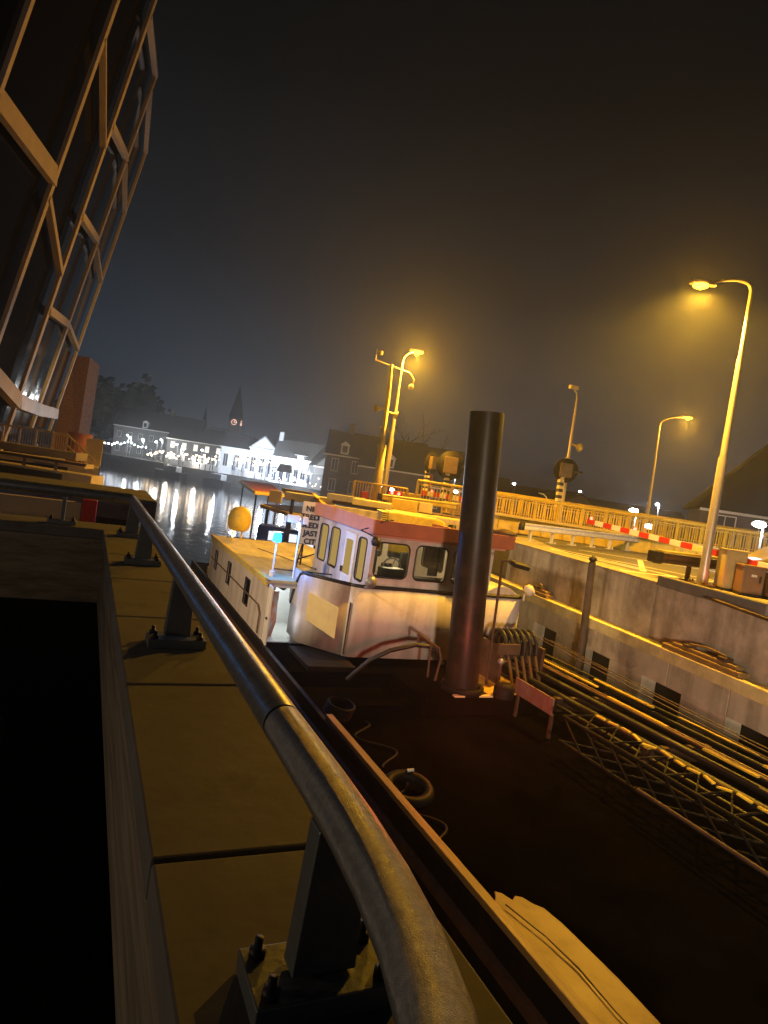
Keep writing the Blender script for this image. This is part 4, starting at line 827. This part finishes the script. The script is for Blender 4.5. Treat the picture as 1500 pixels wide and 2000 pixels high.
hA = house('white gabled house brightly floodlit beside the waterfront terrace', 462, 132, 6.5, 8, 5.4, 8.0, m_wallw, m_roof, .15, 3, 1, wz=1.6, wh_=2.4)
hB = house('narrow white house with a triangular pediment and tall windows', 512, 130, 5.2, 8, 6.0, 8.6, m_wallw, m_roofl, 0, 3, 1, gable_front=True, wz=.7, wh_=3.4, ww=.9)
hC = house('long white restaurant with a pale tiled roof and bright lit fascia', 588, 124, 10.8, 9, 3.6, 8.4, m_wallw, m_roofl, -.02, 8, 1, wz=.4, wh_=2.6, ww=.8, chim=(-5.0,5.0))
MB().box((-5.3,-.9,3.7),(-.7,-.4,4.9)).box((.7,-.9,3.7),(5.3,-.9+.5,4.9)).build('lit_fascia', e_dorm, hC, world=False)
MB().box((-.6,-1.1,3.6),(.6,1.5,5.6)).build('dormer', m_wallw, hC, world=False); MB().box((-1.1,-1.4,5.62),(1.1,1.5,5.75)).build('dormer_canopy', m_wallw, hC, world=False)
hD = house('dark grey warehouse gable right of the long white restaurant', 655, 118, 7.0, 10, 4.2, 8.3, m_wallg, m_roof, .3, 1, 1, gable_front=True, wz=3.0, wh_=.7, ww=1.4, win=emit('sign_glow', (.8,1,.4), 2.5))
house('dark brick house with white dormers and tall pale windows behind the mast', 735, 92, 14, 9, 6.0, 9.6, m_wallb, m_roof, .05, 5, 2, chim=(-4,), dormer=(-4.5,1.0), wh_=1.6)
house('wide dark brick house with a small white window left of the first signal', 815, 88, 15, 9, 5.0, 9.0, m_wallb, m_roof, -.1, 4, 1, dormer=(-3.5,))
house('low dark brick house behind the two signals left of the pile', 925, 84, 11, 9, 3.6, 6.2, m_wallb, m_roof, 0, 4, 1)
house('distant low gabled house right of the dark pile', 1145, 95, 9, 9, 3.2, 6.0, m_wallb, m_roof, .2, 2, 1, gable_front=True)
hR = house('large dark house with a steep roof and white framed windows at the right edge', 1600, 45, 14.5, 11, 5.0, 11.2, m_wallb, mat('black_tiles', (.008,.008,.008), 1, spec=0), -.33, 5, 1, hip=5.2, wz=2.6, wh_=2.0, ww=1.3, u_v=1040)
house('long dark terrace house with a pale eave behind the left waterfront lamps', 300, 160, 20, 9, 7.0, 11.5, m_wallg, m_roof, .1, 8, 2, chim=(2,), dormer=(-3.0,))
house('grey row house with small windows behind the left umbrellas', 390, 148, 15, 9, 5.6, 8.2, m_wallg, m_roof, .1, 6, 2, win=e_win)
house('dark house closing the gap behind the floodlit gabled house', 425, 175, 12, 8, 6.5, 10, m_wallb, m_roof, .1, 4, 2)
for (u_, v_, pw_) in ((330,893,600),(385,902,700),(430,908,800),(560,935,1100),(620,940,700)): light('terrace_string_light', P(u_,v_,d=141-(u_-330)*.09), pw_, (1,.86,.7) if u_ < 420 else (.8,.88,1), .4)
# church
chh = facade_thing('church', 'misty church with a pointed spire and lit clock above the town roofs', 'church', 452, 880, 300, z0=2.3)
MB().box((-2.5,-2.5,0),(2.5,2.5,21)).build('tower', m_wallb, chh, world=False)
MB().add([(-2.7,-2.7,21),(2.7,-2.7,21),(2.7,2.7,21),(-2.7,2.7,21),(0,0,36)], [(0,1,4),(1,2,4),(2,3,4),(3,0,4)]).build('spire', m_roof, chh, world=False)
MB().box((-34,2,0),(-3.1,14,9)).build('nave', m_wallb, chh, world=False); MB().prism([(-34,1.5,9.01),(-34,14.5,9.01),(-34,8,16)], (30.9,0,0)).build('nave_roof', m_roof, chh, world=False)
MB().add([(-17,6.5,15),(-15,6.5,15),(-15,8.5,15),(-17,8.5,15),(-16,7.5,25)], [(0,1,4),(1,2,4),(2,3,4),(3,0,4)]).build('roof_turret', m_roof, chh, world=False)
for nm, off, R in (('a',V(0,-2.6,19),Matrix.Rotation(math.radians(90),3,'X')),('b',V(2.6,0,19),Matrix.Rotation(math.radians(90),3,'Y'))):
    q = MB(); q.lathe(off, [(1.0,-.05),(1.25,-.05),(1.25,.05),(1.0,.05)], 20, R)
    for k in range(4): q.tube([off, off+R@V(1.0*math.cos(k*1.2),1.0*math.sin(k*1.2),0)], .14, 6) if k < 2 else None
    q.build('clock', e_clock, chh, world=False)
# trees
def tree(label, u, d, h, r_, dense=True, z0=2.3, n=900, seed=1, name='broad_tree', lean=0):
    random.seed(seed); r = facade_thing(name, label, 'tree', u, 900, d, 'trees behind the town', z0=z0)
    q = MB(); q.tube([(0,0,0),(.1,0,h*.3),(0,.1,h*.6),(.1,0,h*.85)], [h*.025,h*.02,h*.014,h*.005], 8)
    tips = []
    def br_(p0, d0, l, rr, lv):
        p1 = p0+d0*l; q.tube([p0, p0.lerp(p1,.5)+V(random.uniform(-.1,.1),0,random.uniform(0,.15))*l*.4, p1], [rr,rr*.8,rr*.5], 5, caps=False); tips.append(p1)
        if lv:
            for _ in range(3):
                dn_ = (d0+V(random.gauss(0,.5),random.gauss(0,.5),random.gauss(.15,.4))).normalized(); br_(p1 if _ else p0.lerp(p1,.6), dn_, l*.66, rr*.5, lv-1)
    for i in range(9):
        a = i*2.4; z_ = h*(.3+.055*i); br_(V(0,0,z_), V(math.cos(a),math.sin(a),.75).normalized(), r_*.62, h*.01, 2 if dense else 3)
    q.build('trunk', m_twig, r, world=False)
    if dense:
        c_ = MB()
        for i in range(n):
            g = random.choice(tips); p_ = g+V(random.gauss(0,r_*.2),random.gauss(0,r_*.2),random.gauss(0,r_*.16))
            s_ = random.uniform(.4,.9)*r_/5; a = V(random.gauss(0,1),random.gauss(0,1),random.gauss(0,1)).normalized(); b_ = a.orthogonal().normalized()
            c_.add([p_+a*s_, p_+b_*s_, p_-a*s_*.8, p_-b_*s_], [(0,1,2,3)])
        c_.build('crown', m_foil, r, world=False)
    return r
tree('broad dark tree mass rising above the left waterfront lamps', 215, 175, 13.5, 7.5, seed=1, n=5200)
tree('dark tree at the left end of the waterfront beside the brick tower', 165, 190, 11, 6.5, seed=2, n=3600)
tree('smaller dark tree right of the broad tree mass above the terrace house', 262, 185, 9, 5, seed=3, n=2600)
tree('bare misty tree behind the middle street lamp', 790, 130, 15, 6, False, seed=4, name='bare_tree')
tree('bare misty tree above the two round signals', 830, 125, 11, 5, False, seed=5, name='bare_tree')
tree('small bare tree behind the pediment house', 492, 150, 8.5, 3.5, False, seed=6, name='bare_tree')
tree('pale bare bush lit by a lamp near the right dark house', 1310, 75, 3.8, 2.2, False, seed=8, name='bare_tree')
tree('faint bare tree far behind the loudspeaker mast base', 715, 140, 10, 5, False, seed=9, name='bare_tree')
# hedge line far right
def far_roofs(label, u, d, w_, h): 
    return house(label, u, d, w_, 9, h*.55, h, m_wallb, m_roof, 0, 4, 1)
far_roofs('faint long low roof behind the far street lamp', 1225, 120, 26, 6.0)
far_roofs('faint low roof right of the small distant gabled house', 1040, 125, 22, 6.5)
# waterfront lamps
def wlamp(label, u, v, d, power=0, hh=4.5, warm=False, globe=.22):
    a = P(u, v, d=d); z0 = 2.3; r = T('waterfront_lamp', label, 'street lamp', (a.x,a.y,z0), 'white street lamps')
    MB().tube([(a.x+.3,a.y,z0),(a.x+.3,a.y,a.z-.1),(a.x+.2,a.y,a.z+.08),(a.x,a.y,a.z+.1)], .05, 8).build('pole', m_grey, r)
    MB().lathe((a.x,a.y,a.z), [(0,.14),(globe*.6,.12),(globe,.02),(globe*1.0,-.05),(globe*.5,-.14),(0,-.16)], 12).build('lantern', e_wht, r)
    if power: light('waterfront_lamp_light', (a.x, a.y-.1, a.z-.45), power, (.85,.93,1), .3)
names = ['leftmost of the twin white lamps above the string lights', 'second of the twin white lamps above the string lights', 'single white lamp before the dark tree', 'lower white lamp of the pair before the terrace house', 'upper white lamp of the pair before the terrace house', 'white lamp before the end of the terrace house', 'white lamp before the grey row house', 'white lamp at the right end of the grey row house', 'small white lamp just left of the floodlit gabled house']
for (u, v, pw), nm in zip(((249,850,0),(254,855,900),(279,858,900),(305,863,0),(315,859,900),(345,868,0),(357,872,900),(395,879,0),(427,883,350)), names):
    wlamp(nm, u, v, 150 - (u-250)*.1, pw)
light('facade_floodlight', P(475,900,d=122), 5000, (.78,.88,1), .3)
light('facade_floodlight', P(520,915,d=120), 1800, (.45,.65,1), .3)
light('facade_floodlight', P(600,922,d=112), 4600, (.9,.96,1), .3)
wlamp('bright white lamp on the church side seen above the roofs', 336, 840, 200)
for (u, v, d, nm, pw) in ((1238,997,44,'flat topped white lamp behind the railing left of the far street lamp',350),(1268,1028,42,'white lamp glowing through the bridge railing bars',0),(1483,1024,31,'flat topped white lamp before the dark house at the right edge',250),(1284,985,80,'tiny white lamp before the pale bare bush',500),
        (742,950,70,'white lamp between the mast and the street lamp',300),(765,956,68,'white lamp low behind the short orange railing',0),(886,925,75,'white lamp between the second signal and the pile',400),(890,960,70,'low white lamp by the far striped barrier arm',0),(1005,970,80,'small white lamp just right of the dark pile',0),(1004,945,110,'faint tiny lamp high right of the pile',0),(1133,960,120,'faint tiny lamp right of the large signal',0)):
    wlamp(nm, u, v, d, pw, globe=.3 if d < 60 else .24)
q = MB(); a = P(1066,980,d=60); q.tube([(a.x,a.y,2.3),(a.x,a.y,P(1066,972,d=60).z),P(1062,966,d=60),P(1052,963,d=60)], .06, 8); tag(q.build('unlit_lamp', m_galv), 'small unlit curved lamp post between pile and large signal', 'street lamp')
# string lights
sl = T('string_lights', 'sagging string of white bulbs along the left waterfront', 'string lights', P(240,870,d=155))
q = MB(); w2 = MB(); pts = [(197,863),(205,865),(212,866),(219,868),(224,866),(229,864),(236,867),(243,865),(250,863),(257,865),(263,869),(270,872),(277,873),(285,874)]
for (u, v) in pts: MB().lathe(P(u,v,d=155), [(0,.16),(.14,.08),(.14,-.08),(0,-.16)], 8).build('bulb', e_wht, sl)
w2.tube([P(u,v-1,d=155) for u, v in pts], .02, 4); w2.build('wire', m_black, sl)
# terrace warm lamps
random.seed(21); 
tn = ['tables','doorway','steps','planter','awning','counter','railing','bar','kiosk','bench']
for k_, lab in enumerate(('scattered warm bulbs over the left half of the crowded waterfront terrace', 'scattered warm bulbs over the terrace just before the floodlit gabled house')):
    sl2 = T('string_lights', lab, 'string lights', P(340+110*k_,890+12*k_,d=146-10*k_)); q = MB(); w3 = MB()
    for i in range(32):
        u = 290+118*k_+i*3.7+random.uniform(-2,2); v = 884+(u-296)*.085+random.uniform(-5,8); g = P(u,v,d=146-(u-296)*.09); bu = MB().lathe(g, [(0,.16),(.17,.09),(.17,-.09),(0,-.16)], 8).build('bulb', e_warm, sl2)
        MB().tube([g+V(0,0,.1), V(g.x,g.y,2.3)], .025, 4).build('support', m_grey, bu)
# closed umbrellas
for i, (u, v0_, v1_) in enumerate(((349,878,915),(370,882,910),(389,884,918),(409,890,920),(423,884,925),(455,884,925),(471,903,934),(518,912,944),(600,905,945))):
    d = 140-(u-349)*.08; b0 = P(u,v1_,d=d); hgt = (v1_-v0_)*d/1300; a = V(b0.x,b0.y,2.3)
    if i == 0:
        um = T('closed_umbrella', 'x', 'umbrella', a, 'closed terrace umbrellas')
        MB().tube([(0,0,0),(0,0,3.9)], .04, 8).build('pole', m_grey, um, world=False)
        MB().lathe((0,0,0), [(.12,.9),(.36,1.1),(.30,2.0),(.2,3.0),(.06,3.95),(0,4.0)], 12).build('canopy', m_umb, um, world=False)
        first = um
    else: um = dup(first, loc=a, sc=min(1.15, max(.8, hgt/4.1)))
    um['label'] = ['closed umbrella at the left end of the row by the warm bulbs','second closed umbrella from the left in the row','thin closed umbrella behind the start of the white railing','pale closed umbrella between two dark ones','tall pale closed umbrella left of the floodlit house','dark closed umbrella before the floodlit gabled house','low dark closed umbrella by the blue lit terrace','dark closed umbrella above the orange landing stage','last closed umbrella before the long white restaurant'][i]
# waterfront railing (white, vertical boards)
def wf(u, z_=2.3): # quay edge points
    return None
edge = [(3.4,163),(26,133),(35,121.5),(44,102)]
ln = [('white board railing along the left part of the waterfront',V(16,146.3,2.3),V(26,133.2,2.3),26),('white board railing along the waterfront before the floodlit house',V(26.1,133.1,2.3),V(35,121.7,2.3),26),('white board railing before the long restaurant by the orange stage',V(35.1,121.6,2.3),V(44,103,2.3),30)]
for lab, A_, B_, n in ln:
    r = T('waterfront_railing', lab, 'railing', A_, 'white railings on the waterfront'); q = MB(); dd_ = (B_-A_).normalized()
    q.tube([A_+V(0,.2,1.25), B_+V(0,.2,1.25)], .05, 6); q.build('top_rail', m_wallw, r); q = MB()
    for i in range(n*2): g = A_.lerp(B_, (i+.5)/(n*2)); q.cb(g+V(0,.2,.62),(.2,.05,1.1+.15*random.random()), math.atan2(dd_.y,dd_.x)) if random.random() < .8 else None
    q.build('board', m_wallw, r)
# dark bank boats
for (u, v, d, l, lab) in ((330,925,136,9,'dark low boat moored below the warm lit terrace'),(420,940,128,7,'small dark boat moored below the white railing')):
    a = P(u, v, d=d); a.z = 0; r = T('moored_boat', lab, 'boat', a, 'dark boats by the town quay', FR-.6)
    MB().prism([(-l/2,0,-.2),(-l/2+1.2,-1,-.2),(l/2,-1,-.2),(l/2,1,-.2),(-l/2+1.2,1,-.2)], (0,0,1.3)).build('hull', m_hull, r, world=False, bevel=.1)
    MB().box((-l/8,-.7,1.1),(l/3,.7,2.2)).build('cabin', m_grey, r, world=False, bevel=.08)
# people-free terrace furniture glow: pavilion with glass roof
pv = facade_thing('glass_pavilion', 'glass terrace pavilion with a grey ribbed awning before the restaurant', 'pavilion', 600, 930, 112)
MB().box((-7,0,2.7),(7,4,2.8)).build('roof', m_roofl, pv, world=False)
for x in (-7,-4.5,-2,.5,3,5.5,7): MB().box((x-.06,0,0),(x+.06,.12,2.7)).build('post', m_grey, pv, world=False)
MB().prism([(-5.2,-1.2,2.3),(-2.4,-1.2,2.3),(-2.8,0,3.6),(-4.8,0,3.6)], (0,.08,0)).build('awning', m_roofl, pv, world=False)
q = MB(); random.seed(4)
for i in range(26): q.lathe((random.uniform(-6.8,6.8),random.uniform(.3,3),random.uniform(.4,2.4)), [(0,.09),(.08,0),(0,-.09)], 6)
q.build('table_candle', e_warm, pv, world=False)
# reed strip on left bank
# ================================================================== EXTRA LIGHT SOURCES: lamps of the place and added fills
light('blue_beacon_light', (5.2,18.2,3.8), 130, (.03,.28,1), .1)
light('cabin_lamp_light', (5.75,19.3,2.3), 45, (.75,.88,1), .15)
light('deck_lamp_light', (5.45,17.6,1.5), 9, (.72,.82,1), .3)
light('wheelhouse_light', (9.0,18.5,4.2), 170, (1,.78,.42), .2)
light('red_signal_light', (8.2,11.8,2.0), 130, (1,.10,.05), .3)
light('wall_face_fill_light', (1.05,-9,4.4), 12500, (1,.76,.54), .8, 'SPOT', (13.8,14.5,3.3), 44, 1)  # added unseen spot brightening wall and vessel faces, kept off the capstones
light('building_lamp_light', (-4,14,8.5), 5200, (1,.70,.42), .5, 'SPOT', (8,20.5,1.6), 62, .8)  # added unseen spot to brighten the cabin's port side
light('path_lamp_light', (-4,2.2,5.5), 75, (1,.72,.46), .2)  # added unseen fill, set low for the parapet's inner face
light('blue_sign_light', (-2.4,9.6,5.75), 9, (.05,.4,1), .15)
light('barrier_red_light', P(1400,1122,d=19.9), 3, (1,.05,.02), .1)
light('terrace_lamp_light', V(2.5,36,4.2), 3000, (1,.6,.15), .3, 'SPOT', P(130,790,d=55), 60, .6)  # added spot without a fixture, brightens the brick tower
# the fills above have no lamp fixtures
# ================================================================== HAZE
hz = MB().box((-210,-30,-1.8),(230,480,44)).build('haze', None) if False else None
me = bpy.data.meshes.new('haze'); bm = bmesh.new(); bmesh.ops.create_cube(bm, size=1); bm.to_mesh(me); bm.free()
hz = bpy.data.objects.new('haze', me); COL.objects.link(hz); hz['kind'] = 'stuff'; hz.location = (20,200,21); hz.scale = (1990,3300,48)
hz.location = (0,500,22.0)
mh = bpy.data.materials.new('haze'); mh.use_nodes = True; t = mh.node_tree; t.nodes.clear(); o_ = N(t,'ShaderNodeOutputMaterial'); pv_ = N(t,'ShaderNodeVolumePrincipled')
pv_.inputs['Color'].default_value = (.85,.90,.95,1); pv_.inputs['Density'].default_value = .00125; pv_.inputs['Anisotropy'].default_value = .74; t.links.new(pv_.outputs[0], o_.inputs['Volume']); me.materials.append(mh)
